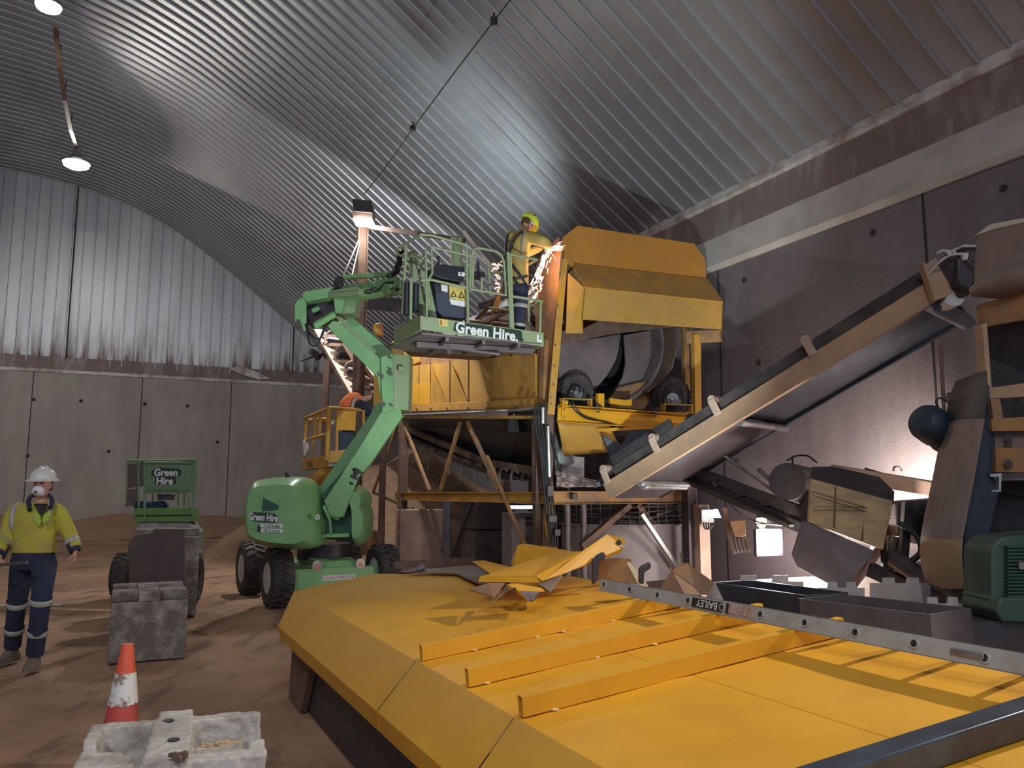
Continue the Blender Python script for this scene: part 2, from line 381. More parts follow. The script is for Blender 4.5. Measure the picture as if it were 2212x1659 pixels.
# end-wall cladding under the vault, vertical ribbed sheets with dirt runs
mg, nt, b, src = base_mat('gable_sheet', .42, .45)
sz = nt.nodes.new('ShaderNodeSeparateXYZ'); nt.links.new(src, sz.inputs[0])
rowd = nt.nodes.new('ShaderNodeVectorRotate'); rowd.rotation_type = 'Z_AXIS'; rowd.inputs['Angle'].default_value = -math.atan2(V.y, V.x); nt.links.new(src, rowd.inputs['Vector'])
s2 = nt.nodes.new('ShaderNodeSeparateXYZ'); nt.links.new(rowd.outputs[0], s2.inputs[0])
cmb = nt.nodes.new('ShaderNodeCombineXYZ'); nt.links.new(s2.outputs[0], cmb.inputs[0]); nt.links.new(math_n(nt, 'MULTIPLY', sz.outputs[2], .10), cmb.inputs[2])
stk = noise_mix(nt, cmb.outputs[0], 3.2, .42, .62, 4, .6)
hgt = nt.nodes.new('ShaderNodeMapRange'); hgt.inputs[1].default_value = 6.7; hgt.inputs[2].default_value = 9.6; hgt.inputs[3].default_value = 1.0; hgt.inputs[4].default_value = 0.0; nt.links.new(sz.outputs[2], hgt.inputs[0])
h2_ = math_n(nt, 'POWER', hgt.outputs[0], 1.6, clamp=True)
dirt = math_n(nt, 'MULTIPLY', math_n(nt, 'ADD', stk, math_n(nt, 'SUBTRACT', h2_, .55)), h2_, clamp=True)
panel = noise_mix(nt, cmb.outputs[0], 1.1, .4, .6, 1)
c = mix(nt, panel, (.60, .61, .63), (.50, .51, .53)); c = mix(nt, dirt, c, (.12, .07, .055)); nt.links.new(c, b.inputs['Base Color'])
mb = MB(); pw = .41
def arch_z(s):
    for i in range(len(prof)-1):
        if prof[i].x <= s <= prof[i+1].x: return lerp(prof[i].z, prof[i+1].z, (s-prof[i].x)/(prof[i+1].x-prof[i].x))
    return 6.8
s = .0; pts = []
while s < 28.9:
    for a, o in ((0, 0), (pw-.05, 0), (pw-.04, .035), (pw-.01, .035)): pts.append((s+a, o))
    s += pw
vs = []; 
for s, o in pts:
    ss = min(max(s, 0), 28.98); vs += [HW(ss, .0+o, 6.6), HW(ss, .0+o, arch_z(ss)+.1)]
mb.add(vs, [(2*i, 2*i+2, 2*i+3, 2*i+1) for i in range(len(pts)-1)])
q = onpl(148, 430, HW(0, 0, 0), U); sj = -(q-C0).dot(V)
mb.mats = [mg, mat('dark_sheet_seam', (.16, .15, .15), .6, .3)]; mb.m = [1 if k % 4 in (1, 3) else 0 for k in range(len(mb.f))]
struct(mb.build('wall_end', None, smooth=0, fix=True))
mb = MB()
for px, top in ((148, 427), (635, 700)):
    q = onpl(px, 700, HW(0, 0, 0), U); sj = -(q-C0).dot(V); zt = arch_z(sj); mb.box(HW(sj, .04, (6.8+zt)/2), (.05, .03, zt-6.8), (V, U, Z))
struct(mb.build('trim_6', groove, smooth=0))
# loose lifted flashing pieces at the foot of the cladding
mb = MB()
def gp(px, py, d=0): return onpl(px, py, HW(0, d, 0), U)
mb.slab([gp(495, 795, .12), gp(525, 790, .12), (gp(560, 806, .12)), gp(583, 818, .12), gp(560, 820, .12), gp(520, 808, .12)], U*.02)
tag(mb.build('flashing_strip', lipm, smooth=0), 'bent pale flashing strip lifted off the end wall ledge', 'flashing')
# ------------------------------------------------------------------ green boom lift
YL = 11.9
wA = Tz(597, 1312, 0)                      # contact of the nearest wheel
ax_f = Vector((-.50, .866, 0)); ax_s = Vector((.866, .50, 0))    # chassis length (away) and width (right)
def wheel(parent, c, axis, r, wd, name='wheel', lug=22, rim=white):
    axis = Vector(axis).normalized(); o = c-axis*wd/2
    mb = MB()
    prof_ = [(r*.50, 0), (r*.62, -.01), (r*.86, -.012), (r*.94, .015), (r*.96, wd*.2), (r*.96, wd*.8), (r*.94, wd-.015), (r*.86, wd+.012), (r*.6, wd+.01), (r*.50, wd)]
    mb.lathe(prof_, o, axis, 40)
    h = Vector((0, 0, 1)); fw = axis.cross(h).normalized(); 
    for k in range(lug):
        for sgn in (0, 1):
            a0 = 2*math.pi*(k+.5*sgn)/lug; da = .16
            t0 = wd*.02 if sgn == 0 else wd*.98; t1 = wd*.56 if sgn == 0 else wd*.44
            def pt(a, t, rr): return o+axis*t+(fw*math.cos(a)+h*math.sin(a))*rr
            w_ = .055
            q1 = [pt(a0-w_, t0, r*.94), pt(a0+w_, t0, r*.94), pt(a0+w_, t0, r*1.0), pt(a0-w_, t0, r*1.0)]
            q2 = [pt(a0-w_+da, t1, r*.94), pt(a0+w_+da, t1, r*.94), pt(a0+w_+da, t1, r*1.02), pt(a0-w_+da, t1, r*1.02)]
            mb.hexa(q1, q2)
    ty = mb.build(name, rubber, parent, smooth=35, fix=True)
    mb = MB(); mb.lathe([(r*.54, -.002), (r*.56, .02), (r*.44, .05), (r*.30, .055), (r*.26, .02), (r*.2, .0), (.02, -.01)], o, axis, 32)
    mb.lathe([(r*.54, wd), (r*.5, wd-.05), (.02, wd-.06)], o, axis, 24)
    for k in range(8):
        a = 2*math.pi*k/8; mb.cyl(o+axis*.05+(fw*math.cos(a)+h*math.sin(a))*r*.37, o+axis*.035+(fw*math.cos(a)+h*math.sin(a))*r*.37, .012, 6)
    rm = mb.build('rim', rim, ty, smooth=30, fix=True); return ty
bl = thing('boom_lift', wA+ax_s*.8+ax_f*.9, 'green articulated boom lift with raised basket standing on four lugged wheels', 'boom lift')
rw = .425; ww = .30
wc = wA+Z*rw
fr = wc+ax_s*1.62; rl = wc+ax_f*1.75; rr_ = fr+ax_f*1.75
for c in (wc, fr, rl, rr_): wheel(bl, c, ax_s, rw, ww)
# chassis: bumper beam, deck, tail lights
mb = MB(); fo = wc+ax_s*.81
def CH(a, s, z): return Vector((fo.x, fo.y, 0))+ax_f*a+ax_s*s+Z*z
AX = (ax_s, ax_f, Z)
mb.box(CH(-.18, 0.0, .40), (1.26, .10, .30), AX)
mb.box(CH(.9, 0, .42), (.66, 2.1, .26), AX)
mb.hexa([CH(-.2, -.28, .50), CH(-.2, .34, .50), CH(.9, .34, .50), CH(.9, -.28, .50)], [CH(-.14, -.28, .64), CH(-.14, .34, .64), CH(.9, .34, .72), CH(.9, -.28, .72)])
mb.box(CH(0, 0, .42), (1.3, .14, .16), AX); mb.box(CH(1.75, 0, .42), (1.3, .14, .16), AX)
ch = mb.build('chassis', green, bl, bevel=.012, smooth=30)
for s in (-.30, .36):
    mb = MB(); mb.cyl(CH(-.20, s, .59), CH(-.245, s, .59), .075, 20); mb.build('light_guard', galv, ch)
    mb = MB(); mb.cyl(CH(-.245, s, .57), CH(-.252, s, .57), .035, 16); mb.build('tail_light', mat('amber_red_lamp', (.75, .25, .16), .3), ch)
mb = MB(); mb.use(decal_w).box(CH(-.234, .04, .40), (.50, .006, .07), AX)
mb.use(decal_r).text('DO NOT PUSH/TOW', CH(-.2385, .04, .40), ax_s, Z, .062, .012, sx=.78)
mb.build('warning_plate', None, ch, smooth=0)
# turntable and the two engine / tank hoods
tc_ = CH(.55, .05, 0)
mb = MB(); mb.cyl(tc_+Z*.62, tc_+Z*.86, .42, 32); mb.build('slew_ring', dark, bl)
def TT(px, py, Y): return T(px, py, Y)
mb = MB()
mb.pslab([(690, 1090), (700, 1165), (775, 1168), (778, 1110), (740, 1075)], 12.2, .55)
mb.build('turntable', green_e, bl, bevel=.02)
mb = MB(); mb.pslab([(695, 1154), (752, 1152), (752, 1160), (695, 1162)], 11.9, .30); mb.pslab([(700, 1090), (714, 1122), (716, 1154), (713, 1154), (710, 1124), (696, 1096)], 11.85, .05)
mb.build('step_plate', green, bl, bevel=.004)
# left hood: rounded shell made by cross sections front-to-back
def hood(name, px, Y0, dep, m, bulge, n=9, bev=0):
    """outline seen from the camera, swelling towards us in the middle"""
    mb = MB(); base = [T(a, b, Y0+dep*.5) for a, b in px]; c = sum(base, Vector())/len(base); rings = []
    for k in range(n):
        t = k/(n-1); yy = Y0+dep*t; e = abs(2*t-1); sc = (1-e**3.2*.22) if bulge else 1
        rings.append([Vector((c.x+(p.x-c.x)*sc, yy, c.z+(p.z-c.z)*sc)) for p in base])
    m_ = len(px); vs = [q for r in rings for q in r]
    fs = [(k*m_+i, k*m_+(i+1) % m_, (k+1)*m_+(i+1) % m_, (k+1)*m_+i) for k in range(n-1) for i in range(m_)]
    fs += [tuple(range(m_)), tuple(reversed(range((n-1)*m_, n*m_)))]
    mb.add(vs, fs); o = mb.build(name, m, bl, smooth=50, fix=True, bevel=bev); return o
def rnd(px, k=6):
    pts = [Vector((a, b, 0)) for a, b in px]; sp = spline(pts+[pts[0]], k)[:-1]; return [(p.x, p.y) for p in sp]
lh = hood('engine_hood', rnd([(556, 1052), (572, 1036), (640, 1030), (672, 1038), (686, 1070), (694, 1110), (697, 1160), (692, 1178), (660, 1186), (600, 1180), (566, 1170), (550, 1155), (546, 1110), (549, 1070)], 4), 11.35, 1.25, green, True)
# recess scoop, decals
mb = MB().use(green_e); YD = 11.335
mb.slab([T(568, 1075, YD), T(602, 1092, YD), T(600, 1101, YD), T(565, 1104, YD)], (0, .05, 0))
mb.build('air_scoop', None, lh, smooth=0, bevel=.006)
mb = MB().use(decal_dk)
xd = (T(596, 1119, YD)-T(544, 1115, YD)).normalized(); yd = Vector((0, 0, 1)); yd = (yd-xd*yd.dot(xd)).normalized()
mb.slab([T(a, b, YD-.004) for a, b in rnd([(545, 1106), (590, 1109), (597, 1118), (596, 1126), (590, 1129), (545, 1124)], 3)], (0, .02, 0))
mb.use(decal_w).text('Green Hire', T(569, 1117.5, YD-.008), xd, yd, .13, .034, .002, sx=.64)
mb.use(decal_w)
for y_ in (1135, 1146): mb.slab([T(563, y_-4, YD), T(610, y_-3, YD), T(610, y_+5, YD), T(563, y_+4, YD)], (0, .02, 0))
mb.use(decal_k).text('07 3274 6000', T(587, 1136, YD-.006), xd, yd, .05, .01, .002, sx=.8); mb.text('1300 75 75 79 00', T(587, 1147, YD-.006), xd, yd, .05, .01, .002, sx=.62)
mb.use(decal_w).cyl(T(686, 1117, 11.42), T(686, 1117, 11.5), .035, 20); mb.use(decal_k).text('78', T(686, 1117, 11.415), xd, yd, .045, .01, .002)
mb.build('decal', None, lh, smooth=0)
mb = MB(); mb.path(spline([T(626, 1050, 11.75), T(624, 1038, 11.75), T(621, 1030, 11.73), T(618, 1021, 11.7)], 4), [.045, .045, .044, .042, .04, .038, .036, .033, .03, .027, .024, .02, .012], 12)
mb.build('exhaust_stub', blackp, lh)
mb = MB(); mb.pslab([(556, 1135), (562, 1138), (562, 1150), (556, 1148)], 11.33, .05); mb.build('latch', blackp, lh)
rh = hood('tank_hood', rnd([(752, 1048), (764, 1044), (778, 1050), (792, 1062), (794, 1080), (790, 1092), (797, 1105), (799, 1130), (795, 1160), (786, 1174), (772, 1170), (770, 1100)], 4), 12.0, 1.0, green, True)
# lower lift cylinder
mb = MB(); mb.cyl(T(722, 1118, 12.1), T(757, 1052, 12.05), .085, 20); mb.build('lift_cylinder', green, bl)
mb = MB(); mb.cyl(T(756, 1056, 12.05), T(775, 1012, 12.0), .075, 20)
for t in (0, .3, .6, .9):
    a = T(756, 1056, 12.05).lerp(T(775, 1012, 12.0), t); d_ = (T(775, 1012, 12.0)-T(756, 1056, 12.05)).normalized(); mb.cyl(a-d_*.02, a+d_*.02, .092, 20)
mb.build('cylinder_boot', dark, bl)
mb = MB()
# lower boom: two parallel arms
mb.pslab([(688, 1055), (706, 1078), (850, 905), (835, 870), (812, 872), (800, 895)], 12.35, .14); mb.build('lower_boom', green, bl, bevel=.01)
mb = MB(); mb.pslab([(700, 1082), (712, 1115), (740, 1118), (775, 1030), (800, 1000), (868, 900), (862, 868), (838, 866), (780, 960)], 11.95, .16)
mb.build('lower_boom', green, bl, bevel=.01)
mb = MB(); mb.pslab([(694, 1070), (704, 1095), (842, 930), (846, 895)], 12.08, .28); mb.build('boom_link', green_e, bl)
# elbow: box tower
mb = MB()
mb.hexa([T(822, 771, 11.9), T(849, 764, 11.9), T(850, 884, 11.9), T(826, 892, 11.9)], [T(822, 771, 12.35), T(849, 764, 12.35), T(850, 884, 12.35), T(826, 892, 12.35)])
mb.build('elbow_plate', green, bl, bevel=.008)
mb = MB(); mb.pslab([(849, 764), (885, 766), (882, 886), (850, 884)], [11.9, 12.05, 12.05, 11.9], .42)
mb.pslab([(860, 790), (874, 791), (874, 802), (860, 801)], 11.86, .06)
mb.build('elbow_box', green_d, bl, bevel=.01)
mb = MB()
for px, py, r_ in ((843, 806, .035), (843, 772, .02), (825, 812, .028), (828, 873, .03), (846, 875, .02), (843, 797, .02)): MB().cyl(T(px, py, 11.88), T(px, py, 11.84), r_, 14).build('pivot_pin', dark, bl)
# upper boom: near arm and far arm
mb = MB()
mb.pslab([(707, 704), (719, 692), (735, 697), (834, 786), (838, 800), (836, 862), (822, 860), (815, 815), (800, 800), (722, 722)], 11.95, .12); mb.build('upper_boom', green, bl, bevel=.01)
mb = MB(); mb.pslab([(741, 682), (757, 681), (850, 762), (848, 775), (826, 786), (812, 765), (752, 700)], 12.4, .12)
mb.build('upper_boom', green, bl, bevel=.01)
mb = MB(); mb.pslab([(722, 682), (737, 684), (832, 778), (826, 790), (810, 782)], 12.12, .22); mb.build('boom_link', green_d, bl)
# knuckle at the left end
mb = MB(); mb.pslab([(636, 659), (643, 647), (654, 643), (661, 655), (661, 712), (655, 716), (648, 690), (640, 688), (637, 695)], 12.0, .06); mb.build('knuckle_plate', green, bl, bevel=.008)
mb = MB(); mb.pslab([(645, 650), (662, 645), (668, 655), (668, 700), (650, 690)], 12.55, .06)
mb.build('knuckle_plate', green, bl, bevel=.008)
mb = MB(); mb.pslab([(652, 636), (660, 628), (716, 619), (720, 621), (716, 641), (662, 652), (653, 644)], 12.0, .5)
mb.build('knuckle_cover', green, bl, bevel=.015)
mb = MB(); mb.pslab([(662, 655), (722, 645), (728, 672), (715, 690), (680, 700), (662, 700)], 12.2, .3); mb.build('knuckle_core', dark, bl, bevel=.02)
mb = MB(); mb.cyl(T(680, 705, 12.02), T(724, 678, 12.02), .055, 16); mb.build('knuckle_cylinder', green, bl)
mb = MB(); mb.cyl(T(675, 672, 12.1), T(690, 665, 12.1), .04, 12)
mb.build('knuckle_cylinder', green, bl)
mb = MB(); mb.pslab([(720, 642), (744, 636), (741, 668), (735, 676), (724, 676), (722, 662)], 11.95, .1); mb.build('boom_bracket', green, bl, bevel=.01)
mb = MB(); mb.pslab([(742, 641), (772, 640), (765, 676), (735, 678)], 12.05, .4)
mb.build('boom_bracket', green_d, bl, bevel=.01)
# jib that runs forward to the basket
mb = MB()
def bx2(a, b, h1, h2, w, m=None): return mb.bar(a, b, w, h1, Z, w, h2)
bx2(T(716, 640, 12.2), T(862, 618, 11.6), .20, .22, .22)
mb.build('jib', green, bl, bevel=.01)
mb = MB(); bx2(T(720, 636, 12.0), T(780, 626, 11.75), .10, .10, .10); bx2(T(716, 640, 11.98), T(778, 633, 11.72), .07, .07, .08); mb.build('jib_tray', green_d, bl, bevel=.006)
mb = MB(); bx2(T(740, 600, 12.1), T(842, 592, 11.65), .06, .07, .08); mb.build('levelling_link', green, bl, bevel=.008)
# hoses
mb = MB()
for k in range(4):
    o_ = k*4
    mb.path(spline([T(836, 598, 11.6), T(846+o_, 590, 11.5), T(856+o_*.8, 572, 11.45), T(862+o_*.5, 548, 11.4), T(872+o_*.4, 541, 11.3)], 5), .018, 8)
for k in range(3):
    mb.path(spline([T(726+k*4, 632, 12), T(723+k*4, 612, 11.95), T(728+k*4, 600, 11.95), T(736+k*2, 604, 11.95), T(738, 628, 12)], 5), .018, 8)
mb.path(spline([T(660, 700, 12), T(672, 725, 11.95), T(692, 730, 12), T(705, 700, 12)], 6), .014, 8); mb.path(spline([T(664, 700, 12), T(668, 740, 11.95), T(686, 744, 12), T(700, 706, 12)], 6), .012, 8)
mb.path(spline([T(800, 622, 11.75), T(815, 628, 11.65), T(832, 612, 11.6), T(850, 610, 11.5)], 6), .02, 8)
mb.build('hose', cable_m, bl)
mb = MB()
for px, py in ((795, 630), (808, 626), (842, 596), (852, 625)): MB().sphere(T(px, py, 11.55), .05, 10, (1.3, 1, .8)).build('valve_block', dark, bl)

# ---- basket (part of the lift)
# floor corners: front board from (905,700) to (1172,735); left chamfer to (852,725)
gl = T(908, 683, 10.65); 
def plane_v(P, px, py): return onpl(px, py, P, U)
fb = T(908, 700, 10.65)                     # front plane runs along V through this point
def F(px, py, off=0.0): return onpl(px, py, fb+U*off, U)
bk = mb = MB()
pL = T(852, 730, 11.35)
# toe boards with bottom lip
th = U*.02
mb.slab([F(908, 682), F(1172, 718), F(1172, 748), F(912, 712)], th)
q1, q2, q3, q4 = T(851, 706, 11.35), F(908, 682), F(908, 713), T(851, 744, 11.35)
mb.slab([q1, q2, q3, q4], Vector((.02, .02, 0)))
zb = F(1040, 731).z; rightF = F(1172, 748); rightB = rightF+U*.78
mb.slab([rightF, rightB, rightB+Z*.19, F(1172, 718)], V*.02)
fl_z = rightF.z+.02
backL = T(852, 740, 11.35)+U*.35
base = mb.build('toe_board', green_d, bl, bevel=.004)
mb = MB()
fp = [F(912, 714), F(1170, 748), rightB, backL+V*.35+U*.15, backL, T(852, 744, 11.35)]
fp = [Vector((p.x, p.y, fl_z)) for p in fp]
mb.slab([p for p in fp], Z*.03)
# ribs and brackets under the floor
for t in (.2, .5, .8): mb.bar(fp[0].lerp(fp[1], t)-Z*.03, fp[3].lerp(fp[2], t)-Z*.03, .05, .06)
mb.bar(fp[0].lerp(fp[3], .4)-Z*.05, fp[1].lerp(fp[2], .4)-Z*.05, .12, .08)
mb.cyl(T(965, 748, 11.3), T(972, 765, 11.3), .05, 14); mb.cyl(T(1000, 755, 11.4), T(1080, 765, 11.4), .025, 10)
mb.build('basket_floor', greyst, bl, bevel=.004)
# rails
RR = .019
def pipe(name, *paths, r=RR, m=green_d, rnd_=True):
    for p in paths: MB().path(p, r, 10).build(name, m, bl, smooth=60)
def arcp(pts, k=4): return spline(pts, k)
A0 = T(853, 545, 11.3)
pipe('top_rail', [T(897, 541, 10.95), T(866, 553, 11.25), T(860, 549, 11.33), T(854, 541, 11.35), T(858, 537, 11.3), T(898, 513, 10.9), F(910, 507), F(932, 508), F(1000, 527), F(1006, 530), F(1008, 536), F(1011, 698)])
pipe('mid_rail', [T(853, 637, 11.3), T(898, 611, 10.9), F(912, 605), F(930, 604), F(1008, 622)], [T(853, 637, 11.3), T(860, 645, 11.4), T(888, 647, 11.6)], [T(884, 553, 11.1), T(915, 558, 10.7)])
pipe('gate_frame', [F(1015, 622), F(1017, 560), F(1021, 541), F(1032, 535), F(1072, 543), F(1084, 552), F(1089, 570), F(1093, 638), F(1014, 624)], [F(1022, 545), F(1021, 622)], [F(1041, 600), F(1040, 628)])
pipe('rail_post', [F(1097, 545), F(1104, 708)], [F(1102, 548), F(1108, 710)], [F(877, 530, .3), F(870, 680, .3)], [F(888, 600, .15), F(887, 690, .2)], r=.022)
pipe('right_rail', [F(1099, 549), F(1160, 561), F(1160, 561)+U*.75, F(1030, 560)+U*.85, F(905, 545)+U*.85], [F(1105, 640), F(1171, 651), F(1171, 651)+U*.75, F(1105, 640)+U*.78], [F(1160, 561, 0)+U*.75, rightB+Z*.1], [F(1168, 651), F(1166, 735)], [F(1030, 560)+U*.85, F(1035, 720)+U*.85], [F(1142, 650, .4), F(1142, 726, .4)])
pipe('rear_rail', [F(928, 532), F(995, 548), F(1030, 556)], [F(920, 535), F(922, 690)], [F(932, 535), F(934, 590), F(925, 605)], [F(1045, 566, .3), F(1053, 570, .3), F(1056, 580, .3), F(1060, 640, .3)], r=.016)
# jib mast against the basket
mb = MB(); mb.pslab([(876, 545), (893, 542), (928, 688), (905, 692)], 11.15, .12); mb.build('basket_mast', green_d, bl, bevel=.008)
mb = MB(); mb.pslab([(900, 548), (915, 550), (945, 688), (930, 690)], 11.0, .10)
mb.build('basket_mast', green_d, bl, bevel=.008)
mb = MB(); mb.cyl(F(899, 612, .25), F(898, 672, .25), .045, 14); mb.build('mast_cylinder', blackp, bl)
mb = MB(); mb.cyl(F(880, 612, .25), F(878, 680, .25), .045, 14); mb.build('mast_cylinder', blackp, bl)
# control console with lid
mb = MB()
mb.slab([F(937, 608, .25), F(958, 617, .12), F(1006, 622, .12), F(1007, 690, .12), F(955, 684, .12), F(944, 672, .25)], U*.22)
mb.build('control_console', mat('dark_blue_plastic', (.03, .035, .055), .4), bl, bevel=.012)
mb = MB(); mb.slab([F(934, 577, .02), F(945, 570, .02), F(1004, 576, .02), F(1005, 596, .02), F(998, 610, .02), F(950, 600, .02), F(935, 592, .02)], U*.4)
lid = mb.build('console_lid', blackp, bl, bevel=.012)
mb = MB(); mb.use(decal_w).slab([F(990, 587), F(1004, 589), F(1004, 597), F(990, 595)], U*.02); mb.use(decal_k).cyl(F(995, 591.5, -.002), F(995, 591.5, .01), .018, 12); mb.build('sticker', None, lid, smooth=0)
mb = MB(); mb.cyl(F(947, 572, .1), F(947, 560, .1), .018, 10); mb.sphere(F(947, 557, .1), .03, 10); mb.cyl(F(1033, 590, .2), F(1032, 565, .2), .022, 10)
mb.slab([F(1020, 585, .15), F(1048, 588, .15), F(1047, 598, .15), F(1020, 595, .15)], U*.2)
mb.build('joystick', blackp, bl)
mb = MB(); mb.use(decal_y).slab([F(970, 617, .08), F(1006, 623, .08), F(1007, 650, .08), F(972, 645, .08)], U*.03)
mb.use(decal_w).slab([F(953, 614, .08), F(967, 617, .08), F(967, 631, .08), F(954, 627, .08)], U*.03); mb.slab([F(971, 646, .08), F(1007, 651, .08), F(1006, 663, .08), F(975, 657, .08)], U*.03)
mb.use(decal_k)
for px, py in ((980, 636), (997, 638)):
    for a, c_ in ((-6, 5), (6, 5)): mb.bar(F(px, py-6, .07), F(px+a, py+c_, .07), .01, .006, U)
    mb.bar(F(px-6, py+5, .07), F(px+6, py+5, .07), .01, .006, Z)
mb.build('warning_sticker', None, bl, smooth=0)
# lettering panel on the toe board
mb = MB().use(decal_dk)
mb.slab([F(a, b, -.006) for a, b in rnd([(983, 696), (1030, 701), (1110, 712), (1126, 716), (1128, 729), (1127, 737), (1060, 728), (986, 717), (981, 706)], 3)], U*.006)
xd = (F(1120, 728)-F(985, 707)).normalized(); yd = (Z-xd*Z.dot(xd)).normalized()
mb.use(decal_w).text('Green Hire.', F(1053, 716.5, -.012), xd, yd, .205, .034, .0, sx=.92)
mb.use(decal_y).slab([F(948, 688, -.004), F(967, 691, -.004), F(968, 706, -.004), F(949, 703, -.004)], U*.004); mb.use(decal_r).bar(F(953, 702, -.008), F(953, 692, -.008), .02, .004, U)
mb.use(decal_w).slab([F(1160, 722, -.004), F(1170, 724, -.004), F(1171, 740, -.004), F(1160, 738, -.004)], U*.004)
mb.build('lettering_panel', None, bl, smooth=0)
# ------------------------------------------------------------------ yellow drum screen on its stand
O_T = T(1190, 905, 12.0); th_ = R(4.5)
A_ = U*math.cos(th_)+Z*math.sin(th_); N_ = Z*math.cos(th_)-U*math.sin(th_)
def L(a, b, c): return O_T+A_*a+V*b+N_*c
def pa(px, py, a=0.0): return onpl(px, py, O_T+A_*a, A_)
def pb(px, py, b=0.0): return onpl(px, py, O_T+V*b, V)
def ground(p, z=0.0): return Vector((p.x, p.y, z))
tr = thing('drum_screen', ground(O_T+U*3.5+V*1.3), 'tall yellow drum screening machine on braced steel legs beside the raised basket', 'screening machine')
def sa(mb, px, a, th=.02):  # plate lying in the end plane a, thickness away
    return mb.slab([pa(x, y, a) for x, y in px], A_*th)
def sb(mb, px, b, th=.02):
    return mb.slab([pb(x, y, b) for x, y in px], V*th)
# posts
mb = MB(); mb.chan(pa(1183, 1184, .1), pa(1187, 872, .1), .14, .30, .014, A_, 1); mb.bar(pa(1165, 1184, .35), pa(1163, 900, .35), .13, .2, A_)
mb.build('stand_post', rust, tr, bevel=.004)
mb = MB(); mb.bar(pa(1190, 895, -.09), pa(1219, 560, -.06), .115, .012, A_); mb.bar(pa(1182, 1180, .02), pa(1186, 1050, .02), .14, .02, A_)
for px, py in ((1216, 590), (1211, 660), (1206, 745), (1204, 790), (1201, 830), (1197, 858), (1196, 872)):
    mb.use(dark).cyl(pa(px-6, py, -.105), pa(px-6, py, -.09), .015, 10); mb.use(yellow_d)
mb.mats = [yellow_d, dark]; mb.m = [0 if len(f) != 10 and i < 12 else (0 if i < 12 else 1) for i, f in enumerate(mb.f)]
mb.build('bolted_flange', None, tr, smooth=30)
mb = MB(); mb.bar(pa(1505, 905, .02), pa(1503, 722, .02), .13, .10, A_); mb.build('corner_post', yellow_d, tr, bevel=.006)
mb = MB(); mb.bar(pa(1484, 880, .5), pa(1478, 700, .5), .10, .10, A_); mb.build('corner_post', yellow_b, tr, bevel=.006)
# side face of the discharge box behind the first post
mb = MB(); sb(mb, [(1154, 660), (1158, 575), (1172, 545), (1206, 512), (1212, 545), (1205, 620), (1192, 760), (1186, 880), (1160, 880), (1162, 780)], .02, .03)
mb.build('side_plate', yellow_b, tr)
mb = MB(); mb.bar(L(.25, .05, .05), L(.25, .06, 1.2), .2, .12, A_); mb.build('inner_post', yellow_b, tr)
# end beam
mb = MB(); mb.chan(pa(1204, 893, -.03), pa(1478, 912, -.03), .10, .26, .012, N_, 1)
mb.bar(pa(1206, 880, -.05), pa(1478, 902, -.05), .14, .012, N_)
mb.build('end_beam', yellow, tr, bevel=.003)
mb = MB(); mb.box(pa(1220, 884, -.08), (.10, .015, .26), (V, A_, N_))
mb.use(dark)
for py in (868, 884, 900): mb.cyl(pa(1219, py, -.1), pa(1219, py, -.08), .013, 8)
mb.mats = [yellow, dark]; mb.m = [0]*6+[1]*(len(mb.f)-6)
mb.build('bolted_plate', None, tr, smooth=0)
for x0, x1, y0, y1 in ((1212, 1276, 861, 877), (1430, 1493, 873, 890)):
    mb = MB()
    for q in (((x0, y0), (x1, y0+2)), ((x0, y1), (x1, y1+2))): mb.bar(pa(*q[0], -.02), pa(*q[1], -.02), .12, .014, N_)
    for x in (x0+2, x1-2): mb.bar(pa(x, y0, -.02), pa(x, y1+2, -.02), .02, .12, A_)
    mb.build('bearing_bracket', yellow_d, tr)
mb = MB(); mb.bar(pa(1296, 885, .0), pa(1296, 850, .0), .11, .08, A_); mb.build('stub_post', yellow, tr, bevel=.004)
mb = MB(); mb.bar(pa(1288, 888, -.07), pa(1294, 874, -.07), .10, .05, A_); mb.bar(pa(1412, 898, -.07), pa(1420, 880, -.07), .07, .05, A_); mb.build('clamp', dark, tr, bevel=.004)
mb = MB(); sa(mb, [(1318, 860), (1350, 864), (1366, 862), (1365, 876), (1352, 877), (1320, 872)], .05, .06); mb.build('guide_block', yellow, tr, bevel=.006)
mb = MB(); mb.bar(pa(1290, 929, -.1), pa(1440, 921, .1), .10, .05, N_); mb.build('loose_crossbar', yellow, tr, bevel=.004)
# drive tyres that carry the drum
for (cx_, cy_, r_) in ((1241, 846, .29), (1449, 858, .33)):
    w_ = wheel(tr, pa(cx_, cy_, .33), A_, r_, .26, 'drive_tyre', 20, dark)
    mb = MB(); mb.cyl(pa(cx_+2, cy_+2, .2), pa(cx_+3, cy_+2, -.22), .035, 14); mb.cyl(pa(cx_+4, cy_+4, .12), pa(cx_+4, cy_+4, -.02), .10, 18); mb.box(pa(cx_+4, cy_+10, .04), (.26, .1, .10), (V, A_, N_))
    mb.cyl(pa(cx_+14, cy_+3, .0), pa(cx_+14, cy_+3, -.25), .022, 12)
    mb.build('axle_bearing', galv if cx_ > 1300 else dark, w_, bevel=.004)
dplate = mat('dusty_brown_grey_plate', (.23, .175, .165), .55, .2, (.16, .12, .115), 2.5)
